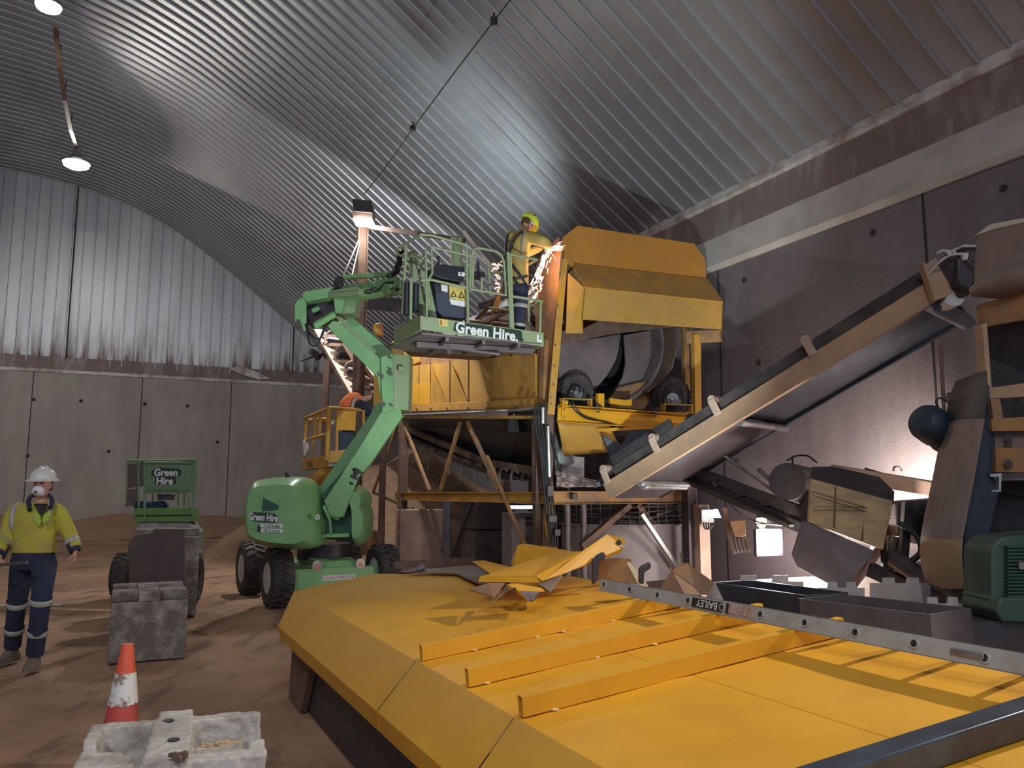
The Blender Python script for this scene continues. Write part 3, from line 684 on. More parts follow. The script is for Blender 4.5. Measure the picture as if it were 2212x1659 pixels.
# drum shell, its front ring, and discharge sheets
cD = pa(1322, 735, .5); Rd = 1.02
mb = MB(); 
n = 48; vs = []
for (a, r_) in ((0, Rd), (0, Rd-.05), (5.6, Rd-.05), (5.6, Rd)):
    for i in range(n):
        t = 2*math.pi*i/n; vs.append(cD+A_*a+V*r_*math.cos(t)+N_*r_*math.sin(t))
mb.add(vs, [(k*n+i, ((k+1) % 4)*n+i, ((k+1) % 4)*n+(i+1) % n, k*n+(i+1) % n) for k in range(4) for i in range(n)])
mb.build('drum', greyst, tr, smooth=40, fix=True)
def curved(px_front, a0, a1, m, name):
    mb = MB(); P = spline([pa(x, y, a0) for x, y in px_front], 6); Q = [p+A_*(a1-a0) for p in P]
    n = len(P); mb.add(P+Q+[p+N_*-.02 for p in P]+[p+N_*-.02 for p in Q], [(i, i+1, n+i+1, n+i) for i in range(n-1)]+[(2*n+i+1, 2*n+i, 3*n+i, 3*n+i+1) for i in range(n-1)]+[(i+1, i, 2*n+i, 2*n+i+1) for i in range(n-1)])
    return mb.build(name, m, tr, smooth=50, fix=True)
mb = MB(); sa(mb, rnd([(1208, 745), (1220, 742), (1330, 724), (1338, 730), (1334, 765), (1322, 793), (1304, 820), (1276, 846), (1240, 850), (1210, 850)], 2), .45, .03); mb.build('drum_front_plate', dplate, tr)
mb = MB(); sa(mb, [(1348, 724), (1462, 704), (1461, 760), (1452, 800), (1425, 825), (1392, 876), (1316, 868), (1330, 842), (1346, 815), (1352, 785)], .8, .03); mb.build('discharge_plate', dplate, tr)
curved([(1462, 704), (1461, 745), (1452, 785), (1436, 815), (1400, 845)], .3, .8, rust, 'drum_casing')
mb = MB(); sa(mb, [(1312, 868), (1334, 838), (1400, 822), (1432, 826), (1390, 884), (1320, 880)], .62, .02); mb.build('discharge_lip', yellow_b, tr)
mb = MB(); mb.box(L(1.6, 1.3, .6), (2.5, .04, 1.6), (V, A_, N_)); mb.build('dark_backing', dark, tr)  # dark sheet added as shade in the gap behind the drum plates
# removed-cover hood at the top of the discharge end
mb = MB()
sa(mb, [(1217, 512), (1248, 487), (1500, 526), (1524, 560), (1526, 606), (1240, 574), (1207, 590)], .30, .03)
hd = mb.build('upper_cover', yellow_h, tr, bevel=.006)
def q3(px, py, a): return pa(px, py, a)
mb = MB()
tA, tB = q3(1240, 572, .28), q3(1527, 604, .28); mA, mB = q3(1262, 622, -.25), q3(1562, 654, -.25); bA, bB = q3(1256, 690, -.25), q3(1560, 712, -.25)
mb.slab([tA, tB, mB, mA], (tB-tA).cross(mA-tA).normalized()*-.02)
mb.build('sloped_cover', yellow_d, tr)
mb = MB(); mb.slab([mA, mB, bB, bA], A_*.02); mb.use(dark)
for x, y in ((1352, 690), (1416, 697), (1478, 702), (1541, 708)): mb.cyl(pa(x, y-2, -.255), pa(x, y-2, -.25), .01, 8)
mb.mats = [mat('faded_yellow_paint', (.54, .30, .06), .55, 0, (.46, .25, .06), 3, dust=(.42, .28, .15), dustamt=.3), dark]; mb.m = [0]*6+[1]*(len(mb.f)-6)
mb.build('front_cover', None, tr, smooth=0)
mb = MB(); mb.slab([tA, mA, bA, q3(1257, 720, -.2), q3(1223, 719, .1), q3(1225, 600, .3)], V*.02); mb.build('end_cover', yellow_d, tr)
mb = MB(); mb.slab([q3(1223, 720, -.22), q3(1257, 720, -.22), q3(1262, 622, -.25), q3(1228, 590, -.1)], A_*.02); mb.build('end_flap', yellow_d, tr)
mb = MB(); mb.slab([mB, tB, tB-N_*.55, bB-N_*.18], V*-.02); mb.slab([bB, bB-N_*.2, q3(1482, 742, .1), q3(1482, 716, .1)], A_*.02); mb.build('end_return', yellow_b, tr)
# sloping flange under the cover
mb = MB(); sa(mb, [(1204, 716), (1256, 712), (1300, 690), (1440, 702), (1395, 706), (1205, 746)], .05, .03); mb.build('under_flange', rust, tr)
mb = MB(); sa(mb, [(1206, 600), (1240, 574), (1526, 606), (1528, 700), (1460, 706), (1206, 735)], .36, .02); mb.build('back_plate', rust, tr)
# left side: folded skirt, rail beam, conduit
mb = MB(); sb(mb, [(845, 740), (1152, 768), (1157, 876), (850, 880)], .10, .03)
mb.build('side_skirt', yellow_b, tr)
mb = MB()
def pyr(px):     # folded triangular facet standing a little proud
    c = sum((pb(x, y, 0.1) for x, y in px), Vector())/len(px)-V*.1; P = [pb(x, y, .09) for x, y in px]
    mb.add(P+[pb(*px[0], -.03)], [(0, 1, len(P))]+[(i, i+1, len(P)) for i in range(1, len(P)-1)]+[(len(P)-1, 0, len(P))])
mb.slab([pb(872, 792), pb(1155, 764), pb(1158, 871), pb(872, 874)], V*.09)
for k, (x0, x1) in enumerate(((930, 966), (974, 1012))):
    f0 = 792-(x0-872)*.1; mb.add([pb(x0, f0, -.005), pb(x0+4, 872, -.005), pb(x1, 872, -.005), pb(x0+6, f0+14, -.075)], [(0, 1, 3), (1, 2, 3), (2, 0, 3)])
mb.build('folded_panel', yellow_d, tr, smooth=0)
for x in (905, 930, 972, 1012):
    mb = MB(); mb.bar(pb(x, 789-(x-872)*.1, -.008), pb(x, 872, -.008), .012, .02, V); mb.build('panel_seam', rust, tr, smooth=0)
mb = MB(); sb(mb, [(886, 830), (930, 826), (930, 872), (886, 874)], -.012, .01); mb.build('bright_patch', yellow, tr, smooth=0)
mb = MB(); sb(mb, [(846, 737), (905, 741), (905, 782), (885, 790), (846, 790)], .05, .05); sb(mb, [(1050, 765), (1152, 745), (1155, 765), (1060, 790)], .06, .03); mb.build('top_panel', yellow_d, tr, bevel=.01)
mb = MB(); mb.bar(pb(868, 883, 0), pb(1160, 872, 0), .12, .14, N_); mb.bar(pb(868, 900, -.02), pb(1175, 902, -.02), .16, .05, N_)
mb.build('side_rail', yellow_d, tr, bevel=.006)
mb = MB(); mb.use(dark)
for x in (900, 930, 965, 1010, 1050, 1110): 
    for dy in (0, 14): mb.cyl(pb(x, 884+dy*1.2-(x-868)*.02, -.09), pb(x, 884+dy*1.2-(x-868)*.02, -.06), .018, 8)
mb.build('side_bolts', dark, tr)
mb = MB(); mb.path([pb(872, 896, -.12), pb(960, 893, -.12), pb(1060, 889, -.12), pb(1120, 886, -.12), pb(1168, 882, -.12)], .022, 8); mb.build('conduit', galv, tr)
# trough under the drum
mb = MB()
P1 = [pb(866, 905, .3), pb(1170, 905, .25), pb(1165, 1040, .7), pb(1080, 1035, .7), pb(960, 990, .7), pb(872, 948, .7)]
mb.slab(P1, V*.05); mb.bar(pb(880, 925, .28), pb(1165, 940, .28), .03, .02)
mb.build('collection_trough', mat('dark_blue_steel', (.035, .04, .055), .4, .4, (.06, .05, .05), 3), tr)
# belt under the trough with hooped idler brackets
mb = MB(); mb.bar(pb(855, 915, .35), pb(1060, 1003, .35), .06, .12); mb.bar(pb(1060, 1000, .35), pb(1160, 1018, .35), .06, .12); mb.build('belt_frame', rust, tr)
mb = MB(); mb.bar(pb(850, 925, .75), pb(1165, 1035, .75), .8, .03); mb.build('lower_belt', rubber, tr)
for k, x in enumerate((908, 934, 978, 1004, 1032, 1062, 1087, 1112, 1136)):
    y = 960+(x-900)*.34 if x < 1030 else 1004+(x-1030)*.16
    mb = MB(); mb.path(spline([pb(x-8, y+44-k*3, .3), pb(x-8, y+10, .3), pb(x-3, y, .3), pb(x+5, y, .3), pb(x+8, y+6, .3)], 4), .025, 8); mb.build('idler_bracket', greyst, tr)
# stand: long lower beam, V braces, ties and feet
zl = pb(1160, 1075, 0).z
def G(a, b, z): return Vector((O_T.x, O_T.y, 0))+U*a+V*b+Z*z
a_end = 7.1
for b in (0, 2.55):
    mb = MB(); mb.ibeam(G(-.05, b, zl), G(a_end+.5, b, zl), .12, .17, .012); mb.build('lower_beam', yellow_d if b == 0 else rust, tr)
mb = MB(); mb.chan(G(.0, -.02, zl+.0), G(.0, 2.35, zl), .10, .19, .012, Z, 1); mb.build('cross_beam', yellow_b, tr, bevel=.003)
mb = MB(); mb.bar(pa(1208, 1075, -.02), pa(1340, 1079, -.02), .12, .01, Z); mb.build('beam_plate', yellow, tr)
def pg(px, py, b=0.0): return pb(px, py, b)
for p, q in (((861, 912), (806, 1062)), ((871, 912), (928, 1060)), ((994, 912), (952, 1058)), ((1010, 912), (1078, 1058))):
    mb = MB(); mb.bar(pg(*p), pg(*q), .07, .06, V); mb.build('strut', yellow_b, tr, bevel=.003)
for p, q in (((1052, 985), (1134, 1180)), ((800, 1082), (782, 1200))):
    mb = MB(); mb.bar(pg(*p, -.05), pg(*q, -.05), .045, .05, V); mb.build('leg', yellow_b, tr, bevel=.003)
for p, q in (((1375, 1090), (1480, 1218)), ((1360, 1090), (1255, 1180))):
    mb = MB(); mb.bar(pa(*p, .05), pa(*q, .05), .085, .10, A_); mb.build('leg', rust, tr, bevel=.003)
mb = MB(); mb.bar(pa(1385, 1110, -.3), pa(1462, 1225, -.3), .06, .06, A_); mb.build('brace', galv, tr, bevel=.003)
for p, q in (((790, 1196), (892, 1098)), ((800, 1040), (968, 1202)), ((868, 1100), (968, 1200)), ((1020, 1085), (978, 1195))):
    mb = MB(); mb.bar(pg(*p, .5), pg(*q, .5), .05, .06, V); mb.build('brace', galv if p[0] < 900 else dark, tr, bevel=.002)
mb = MB(); mb.bar(T(966, 1082, 14.5), ground(T(968, 1082, 14.5)), .12, .2); mb.build('stand_leg', dark, tr)
for b, a in ((2.55, .1), (0, a_end), (2.55, a_end)):
    mb = MB(); mb.bar(G(a, b, 0), L(a, b, 0), .18, .18, U); mb.build('stand_leg', rust, tr)
mb = MB(); mb.bar(ground(pa(1183, 1100, .1)), pa(1183, 1180, .1), .2, .24, A_); mb.build('stand_leg', rust, tr)
# wiring and control boxes at the near leg
mb = MB()
for k in range(4): mb.path(spline([pa(1158+k*7, 872, -.1), pa(1154+k*8, 905, -.12), pa(1165+k*5, 960, -.12), pa(1172+k*4, 1020, -.12), pa(1178+k*6, 1090, -.14), pa(1190+k*5, 1180, -.14)], 5), .016, 7)
mb.path(spline([pa(1230, 868, -.12), pa(1245, 890, -.13), pa(1270, 905, -.13), pa(1310, 912, -.12), pa(1345, 925, -.1)], 5), .010, 7)
mb.path(spline([pa(1236, 866, -.12), pa(1256, 895, -.13), pa(1290, 908, -.13), pa(1330, 918, -.12)], 5), .010, 7)
mb.path(spline([pa(1190, 935, -.1), pa(1205, 1000, -.14), pa(1222, 1045, -.14), pa(1240, 1075, -.1)], 5), .02, 8)
mb.build('wiring', cable_m, tr)
mb = MB(); mb.cyl(pa(1173, 880, -.14), pa(1173, 915, -.14), .03, 10); mb.cyl(pa(1184, 920, -.14), pa(1187, 1030, -.14), .03, 10); mb.build('conduit', galv, tr)
mb = MB(); 
for x, y, w_, h_ in ((1187, 1060, .10, .16), (1192, 1120, .14, .10), (1202, 1150, .10, .10), (1240, 1072, .09, .09)): mb = MB(); mb.box(pa(x, y, -.16), (w_, .08, h_), (V, A_, N_)); mb.build('switch_box', dark, tr, bevel=.008)
mb = MB(); sa(mb, rnd([(1180, 1090), (1195, 1086), (1198, 1110), (1196, 1160), (1184, 1170), (1178, 1130)], 3), -.1, .04); mb.build('motor_cover', yellow_d, tr, bevel=.01)
# hanging curved apron plate, and the bright inside of the hopper behind it
mb = MB(); fr_ = [(1208, 912), (1330, 922), (1345, 962), (1318, 966), (1316, 985), (1222, 983), (1212, 950)]
def bend(px, py): return pa(px, py, -.05+.35*((py-912)/75)**2)
rows = []
for k in range(7):
    t = k/6; rows.append([bend(lerp(1204, 1316, u_)+t*lerp(14, 26, u_), lerp(912, 918, u_)+t*lerp(72, 55, u_)) for u_ in [j/8 for j in range(9)]])
vs = [p for r in rows for p in r]; mb.add(vs, [(r*9+i, r*9+i+1, (r+1)*9+i+1, (r+1)*9+i) for r in range(6) for i in range(8) if not (r >= 4 and i == 7)])
ap = mb.build('apron_plate', yellow_d, tr, smooth=50); so = ap.modifiers.new('s', 'SOLIDIFY'); so.thickness = .012
mb = MB(); sa(mb, [(1200, 905), (1215, 905), (1224, 984), (1262, 988), (1262, 1030), (1200, 1025)], .6, .03); mb.build('hopper_lining', galv, tr)
mb = MB(); sb(mb, [(1208, 905), (1225, 950), (1240, 1000), (1200, 1020)], .5, .02); mb.build('hopper_wall', galv, tr)
# gantry posts, arms and roof frame above the far end
def post(px, y0, y1, Y, w, m, name='gantry_post'):
    p, q = T(px, y0, Y), T(px, y1, Y); q = Vector((p.x, p.y, q.z)); mb = MB(); mb.ibeam(p, q, w, w, .02, U); return mb.build(name, m, tr)
mb = MB(); mb.cyl(T(986, 606, 13.5), T(986, 515, 13.5), .10, 16); mb.sphere(T(986, 515, 13.5), .10, 12, (1, 1, .4)); mb.build('stack_pipe', green_d, tr)
mb = MB(); mb.bar(T(1010, 502, 15), T(1120, 640, 13.5), .18, .10); mb.bar(T(1120, 640, 13.5), T(1150, 700, 13.2), .18, .1); mb.build('hood_arm', greyst, tr, bevel=.01)
mb = MB(); mb.bar(T(798, 655, 15.6), T(905, 662, 14.6), .10, .26); mb.bar(T(868, 670, 14.8), T(868, 742, 14.8), .06, .06); mb.bar(T(880, 670, 14.8), T(880, 742, 14.8), .04, .04); mb.build('gantry_arm', dark, tr)
mb = MB(); mb.pslab([(856, 742), (880, 722), (905, 716), (960, 722), (1160, 740), (1160, 790), (1050, 770), (880, 760)], 14.0, .5); mb.build('hopper_rim', rust, tr, bevel=.02)
mb = MB(); mb.pslab([(806, 700), (822, 697), (823, 720), (806, 717)], 15.5, .3); mb.build('feed_box', yellow, tr, bevel=.01)
mb = MB(); mb.pslab([(808, 778), (830, 776), (850, 840), (848, 880), (806, 875)], 14.8, .25); mb.build('feed_side_panel', yellow_d, tr, bevel=.01)
mb = MB(); mb.pslab([(846, 742), (868, 740), (872, 786), (846, 786)], 15, .2); mb.build('feed_box', yellow_d, tr, bevel=.01)
mb = MB(); mb.pslab([(1002, 690), (1100, 700), (1150, 712), (1155, 745), (1010, 730)], 13.0, .1); mb.bar(T(1035, 690, 12.9), T(1095, 610, 12.9), .05, .05); mb.build('hopper_side', yellow_b, tr)
mb = MB()
for a, b in (((1028, 690), (1068, 650)), ((1040, 655), (1098, 640)), ((1045, 680), (1115, 668)), ((1010, 720), (1100, 672)), ((1060, 690), (1150, 700)), ((1125, 700), (1165, 640)), ((1128, 660), (1160, 690))):
    mb.bar(T(*a, 12.9), T(*b, 12.8), .05, .03)
mb.build('torn_frame', rust, tr)
mb = MB(); mb.cyl(T(1068, 672, 12.5), T(1078, 640, 12.5), .05, 10, .03); mb.cyl(T(1065, 676, 12.5), T(1058, 690, 12.5), .012, 6); mb.build('actuator', yellow_d, tr)

# ------------------------------------------------------------------ light mast behind the lift
mp = T(783, 490, 15.8); mp0 = Vector((mp.x, mp.y, 0))
ms = thing('light_mast', mp0, 'rusty steel beam post carrying a shaded floodlight at its top', 'light post')
mb = MB(); mb.ibeam(mp0, mp, .19, .2, .02, V); mb.build('post', rust, ms)
mb = MB()
hp = [(760, 430), (802, 433), (805, 462), (803, 482), (762, 478)]
mb.pslab([(760, 429), (801, 433), (805, 460), (764, 456)], 15.2, .35); fx = mb.build('lamp_housing', dark, ms, bevel=.01)
mb = MB(); mb.pslab([(762, 456), (805, 460), (804, 474), (762, 471)], 15.25, .25); mb.build('lamp_bracket', rust, ms)
mb = MB(); mb.pslab([(763, 472), (804, 474), (803, 481), (764, 478)], 15.2, .3); mb.build('lamp_lens', lens_m, ms)
mb = MB(); mb.bar(T(796, 490, 15.8), T(905, 505, 14.8), .09, .09); mb.bar(T(905, 505, 14.8), T(1003, 520, 14.3), .08, .08); mb.build('cross_arm', rust, ms)
mb = MB()
mb.cyl(T(776, 517, 15.4), T(740, 600, 14.6), .018, 8); mb.cyl(T(778, 520, 15.8), T(758, 605, 15.0), .015, 8); mb.build('stay_rod', galv, ms)

# ------------------------------------------------------------------ feed conveyor rising to the far left
fc = thing('feed_conveyor', ground(T(770, 860, 17)), 'pinkish dust-coated open conveyor frame sloping up behind the lift arm', 'conveyor')
for a, b in (((688, 715), (775, 868)), ((728, 700), (842, 850))):
    mb = MB(); mb.bar(T(a[0], a[1], 17.5), T(b[0], b[1], 16.0), .10, .22, V); mb.build('side_rail', pink, fc, bevel=.005)
mb = MB(); mb.pslab([(735, 690), (748, 692), (800, 800), (800, 850), (740, 745)], 16.6, .1); mb.build('belt_cover', pink, fc)
mb = MB()
for k in range(7):
    t = k/7+.04; p = T(lerp(690, 765, t), lerp(720, 850, t), lerp(17.3, 16.1, t)); q = T(lerp(722, 810, t), lerp(722, 850, t), lerp(17.2, 16, t)); mb = MB(); mb.bar(p, q, .05, .07); mb.build('cross_tie', pink, fc)
for k in range(4):
    t = k/4+.12; c = T(lerp(708, 795, t), lerp(712, 845, t), lerp(17.2, 16, t)); mb = MB(); mb.path(spline([c+Vector((-.16, 0, -.15)), c+Vector((-.14, 0, .05)), c+Vector((0, 0, .14)), c+Vector((.12, 0, .08))], 4), .022, 8); mb.build('idler_bracket', pink, fc)
    mb = MB(); mb.cyl(c+Vector((-.1, 0, -.05)), c+Vector((.25, .1, -.08)), .07, 12); mb.build('roller', dark, fc)
mb = MB()
for k in range(9):
    t = k/9+.03; c = T(lerp(725, 838, t), lerp(712, 845, t), lerp(17.1, 16, t)); mb.bar(c, c+Vector((.1, 0, -.22)), .02, .02)
mb.build('drop_rods', rust, fc)
mb = MB(); mb.bar(T(650, 780, 17.6), T(702, 762, 17.3), .03, .03); mb.bar(T(682, 778, 17.5), T(700, 765, 17.3), .03, .03); mb.bar(T(672, 758, 17.5), T(690, 772, 17.4), .12, .12); mb.pslab([(688, 730), (706, 735), (712, 762), (700, 772)], 17.4, .2); mb.build('belt_scraper', dark, fc)
mb = MB()
for a, b in (((706, 780), (706, 1100)), ((830, 850), (830, 1100))):
    p = T(*a, 16.8); mb = MB(); mb.bar(p, ground(p), .12, .12); mb.build('support_leg', rust, fc)

# ------------------------------------------------------------------ discharge conveyor climbing to the right
dc = thing('discharge_conveyor', ground(T(1400, 1060, 11.0)), 'long inclined belt conveyor with tan side beam climbing from the drum screen to the right', 'conveyor')
n1a, n1b = T(1312, 1062, 11.2), T(2012, 632, 8.3)         # near beam centre line
dn = (n1b-n1a).normalized(); side = Vector((dn.y, -dn.x, 0)).normalized()
if side.y < 0: side = -side
upc = side.cross(dn).normalized(); 
if upc.z < 0: upc = -upc
Wd = 1.25
tan_p = mat('tan_dusty_beam', (.46, .285, .155), .6, 0, (.33, .215, .14), 2, dust=(.36, .26, .18), dustamt=.4)
mb = MB(); mb.bar(n1a, n1b, .07, .23, upc); mb.build('side_beam', tan_p, dc, bevel=.006)
mb = MB(); mb.bar(n1a+side*Wd+upc*.0, n1b+side*Wd, .07, .2, upc); mb.build('side_beam', steelblue, dc, bevel=.006)
mb = MB(); mb.bar(n1a+side*Wd/2-upc*.09, n1a.lerp(n1b, .46)+side*Wd/2-upc*.09, Wd*.86, .02, upc); mb.build('return_belt', mat('dusty_belt', (.085, .07, .075), .7, 0, (.06, .05, .055), 30, stretch=(1, 1, 1)), dc)
mb = MB(); mb.bar(n1a.lerp(n1b, .46)+side*Wd/2-upc*.05, n1b+side*Wd/2-upc*.05, Wd*.9, .02, upc); mb.build('belly_plate', steelblue, dc)
mb = MB(); mb.bar(n1a+side*(Wd*.5)+upc*.24, n1b+side*(Wd*.5)+upc*.24, Wd*.9, .03, upc); mb.bar(n1a.lerp(n1b, .04)+side*.06+upc*.20, n1b+side*.06+upc*.20, .02, .17, upc); mb.build('carrying_belt', rubber, dc)
mb = MB(); mb.bar(n1a.lerp(n1b, .04)+side*.1+upc*.33, n1a.lerp(n1b, .27)+side*.1+upc*.33, .04, .22, upc); mb.build('skirt_board', dark, dc, bevel=.01)
for t in (.0, .19, .40, .69):
    c = n1a.lerp(n1b, t+.02); mb = MB()
    mb.bar(c-side*.05+upc*.08, c-side*.05+upc*.30, .10, .02, side); mb.cyl(c-side*.04+upc*.30, c+side*.14+upc*.30, .055, 14); mb.build('troughing_idler', pink, dc, bevel=.006)
for t in (.11, .46, .98):
    c = n1a.lerp(n1b, t)-upc*.13; mb = MB(); mb.cyl(c, c+side*Wd, .045, 14); mb.build('return_roller', galv, dc)
mb = MB(); mb.cyl(T(1388, 1049, 10.9), T(1480, 1050, 11.8), .055, 16); mb.build('tail_roller', galv, dc)
mb = MB(); mb.bar(n1b-upc*.13-dn*.02, n1b+side*Wd-upc*.13-dn*.02, .1, .12, upc); mb.build('head_cross_member', steelblue, dc, bevel=.004)
hb = n1b+dn*.12
mb = MB(); mb.pslab([(1992, 566), (2002, 570), (2022, 556), (2045, 600), (2060, 636), (2020, 650), (2010, 620)], 8.15, .1); mb.build('head_plate', tan_p, dc, bevel=.006)
mb = MB(); mb.pslab([(2045, 640), (2062, 622), (2072, 626), (2088, 645), (2075, 660), (2052, 662), (2040, 655)], 8.15, .25); mb.build('gearbox_foot', white, dc, bevel=.01)
mb = MB(); mb.cyl(T(2062, 600, 8.1), T(2090, 585, 8.6), .22, 20); mb.pslab([(2068, 545), (2095, 530), (2124, 534), (2118, 590), (2095, 625), (2070, 615)], 8.0, .3)
mb.build('drive_motor', dark, dc, bevel=.02)
mb = MB()
for k, (x, y) in enumerate(((2026, 548), (2040, 550), (2055, 545), (2068, 540))): mb.path(spline([T(x, y, 8.2), T(x+12, y-6, 8.15), T(x+24, y-2, 8.1), T(x+30, y+10, 8.1)], 4), .022, 8)
mb.path(spline([T(2008, 590, 8.15), T(2030, 566, 8.05), T(2052, 552, 8.0), T(2078, 548, 7.95)], 5), .012, 8)
mb.pslab([(2082, 528), (2122, 530), (2122, 534), (2080, 533)], 7.95, .3); mb.pslab([(2079, 546), (2093, 546), (2090, 560), (2083, 562)], 7.95, .05)
mb.build('motor_cabling', white, dc)
mb = MB(); mb.pslab([(1280, 1055), (1300, 1030), (1318, 985), (1300, 940), (1345, 960), (1360, 930), (1440, 925), (1420, 960), (1360, 1000), (1330, 1045)], 11.9, .1); mb.build('tail_box', mat('dark_blue_steel', (.035, .04, .055)), dc, bevel=.01)
mb = MB(); mb.cyl(T(1388, 970, 11.2), T(1400, 965, 11.8), .12, 16); mb.build('tail_drum', dark, dc)
for t in (.12, .5):
    p = n1a.lerp(n1b, t)+side*(Wd*.5)-upc*.15
# ------------------------------------------------------------------ plant on the right
def pt(name, m, parent, fn, **k):
    mb = MB(); fn(mb); return mb.build(name, m, parent, **k)
def P(name, px, Y, th, m, parent, **k):
    mb = MB(); mb.pslab(px, Y, th); return mb.build(name, m, parent, **k)
# round mesh-ringed tank behind the screen
tk = thing('round_tank', ground(T(1352, 1260, 13.9)), 'round pale tank topped by a ring of stacked wire mesh behind the screen legs', 'tank')
tc0 = ground(T(1352, 1260, 13.9)); tr_ = 1.12
mb = MB(); mb.lathe([(tr_-.06, 0), (tr_-.06, 1.12), (tr_, 1.13), (tr_, 1.15)], tc0, Z, 56); mb.build('tank_shell', mat('pale_grey_paint', (.36, .33, .33), .6, 0, (.28, .25, .25), 1.2), tk, fix=True)
mb = MB()
for k in range(8):
    zz = 1.18+k*.055; jj = random.uniform(-.03, .03)
    mb.path([tc0+Vector((math.cos(t)*(tr_+jj), math.sin(t)*(tr_+jj), zz+.03*math.sin(t*2+k))) for t in [2*math.pi*i/48 for i in range(48)]], .013, 5, closed=True)
for i in range(46):
    t = 2*math.pi*i/46; q = tc0+Vector((math.cos(t)*tr_*1.0, math.sin(t)*tr_*1.0, 0)); mb.bar(q+Z*1.15, q+Z*1.58, .010, .010)
for i in range(10):
    t = 2*math.pi*i/10; mb.bar(tc0+Vector((math.cos(t)*tr_, math.sin(t)*tr_, 1.3)), tc0+Vector((math.cos(t+.4)*tr_, math.sin(t+.4)*tr_, 1.2+.3*random.random())), .03, .03)
mb.build('mesh_ring', mesh_m, tk)
mb = MB(); mb.cyl(tc0+Z*1.15, tc0+Z*1.17, tr_-.05, 40); mb.build('tank_lid', dark, tk)
for px in (1225, 1260):
    p = T(px, 1090, 12.6); cl = tag(MB().cyl(ground(p), p, .05, 12).build('pipe_post', greyst, loc=ground(p)), 'grey pipe post standing behind the big screen leg, %s of the pair' % ('left' if px < 1240 else 'right'), 'post', 'pipe posts behind the screen leg')
# steel column with a switch box
sc_ = thing('steel_column', ground(T(1505, 1240, 12.6)), 'dark steel column with a tan face and pale switch box under the conveyor', 'column')
a = ground(T(1493, 1240, 12.6)); b_ = ground(T(1519, 1240, 12.5))
mb = MB(); mb.bar(a, a+Z*(T(1493, 1060, 12.6).z), .16, .16, U); mb.build('column', dark, sc_)
mb = MB(); mb.bar(b_, b_+Z*(T(1519, 1090, 12.5).z), .19, .14, U); mb.build('column_face', pink, sc_)
bx = MB().box(T(1526, 1114, 12.35), (.19, .14, .20)).build('switch_box', galv, sc_, bevel=.01)
mb = MB()
for k in range(3): mb.path(spline([T(1520+k*5, 1128, 12.3), T(1521+k*5, 1138, 12.28), T(1526+k*4, 1143, 12.28), T(1534+k*2, 1138, 12.28), T(1543, 1128, 12.3), T(1548, 1080, 12.4)], 4), .012, 6)
mb.build('cable', cable_m, sc_)
# floodlights
fl = thing('floodlight', T(1661, 1170, 10.8), 'blazing square floodlight hanging low under the right-hand conveyors', 'floodlight')
P('lamp_lens', [(1636, 1148), (1686, 1146), (1688, 1196), (1638, 1198)], 10.6, .04, lens_b, fl)
P('lamp_housing', [(1633, 1143), (1690, 1142), (1692, 1200), (1635, 1202)], 10.65, .12, dark, fl)
pt('lamp_bracket', dark, fl, lambda m: (m.path([T(1634, 1170, 10.7), T(1634, 1132, 10.7), T(1690, 1132, 10.7), T(1690, 1170, 10.7)], .012, 6), m.path(spline([T(1662, 1132, 10.7), T(1660, 1100, 10.7), T(1640, 1060, 10.8)], 4), .01, 6)))
wl = thing('work_lamp', T(1645, 1125, 10.9), 'small amber-glowing work lamp just above the blazing floodlight', 'lamp')
mb = MB(); mb.sphere(T(1645, 1126, 10.9), .07, 14, (1, 1, 1.3)); mb.build('bulb', mat('amber_lit_bulb', (1, .7, .2), .3, emit=(1, .62, .16), estr=14), wl)
pt('lamp_hood', dark, wl, lambda m: m.cyl(T(1645, 1118, 10.9), T(1644, 1108, 10.9), .075, 12, .03))
sl = thing('work_lamp', T(1546, 1112, 12.0), 'small bright cone-shaped lamp beside the pale switch box', 'lamp')
mb = MB(); mb.cyl(T(1546, 1100, 12), T(1546, 1118, 12), .03, 12, .08); mb.build('lamp_cone', mat('lit_small_lamp', (1, 1, 1), .3, emit=(.8, .92, 1), estr=12), sl)
pt('cord', cable_m, sl, lambda m: m.path([T(1546, 1100, 12), T(1548, 1060, 12)], .01, 6))
ofl = thing('floodlight', T(1590, 1150, 11.6), 'unlit pinkish floodlight on an arm to the left of the blazing one', 'floodlight')
P('lamp_housing', [(1576, 1126), (1610, 1123), (1612, 1158), (1588, 1160)], 11.5, .14, pink, ofl, bevel=.01)
mb = MB(); mb.pslab([(1575, 1160), (1612, 1158), (1626, 1190), (1584, 1197)], 11.6, .03)
for k in range(5): mb.bar(T(1578+k*8, 1161, 11.58), T(1586+k*8, 1194, 11.58), .02, .02)
mb.build('heat_sink', greyst, ofl)
pt('mounting_arm', rust, ofl, lambda m: (m.bar(T(1564, 1096, 11.6), T(1572, 1150, 11.6), .06, .05), m.bar(T(1572, 1150, 11.6), T(1582, 1190, 11.6), .05, .05)))
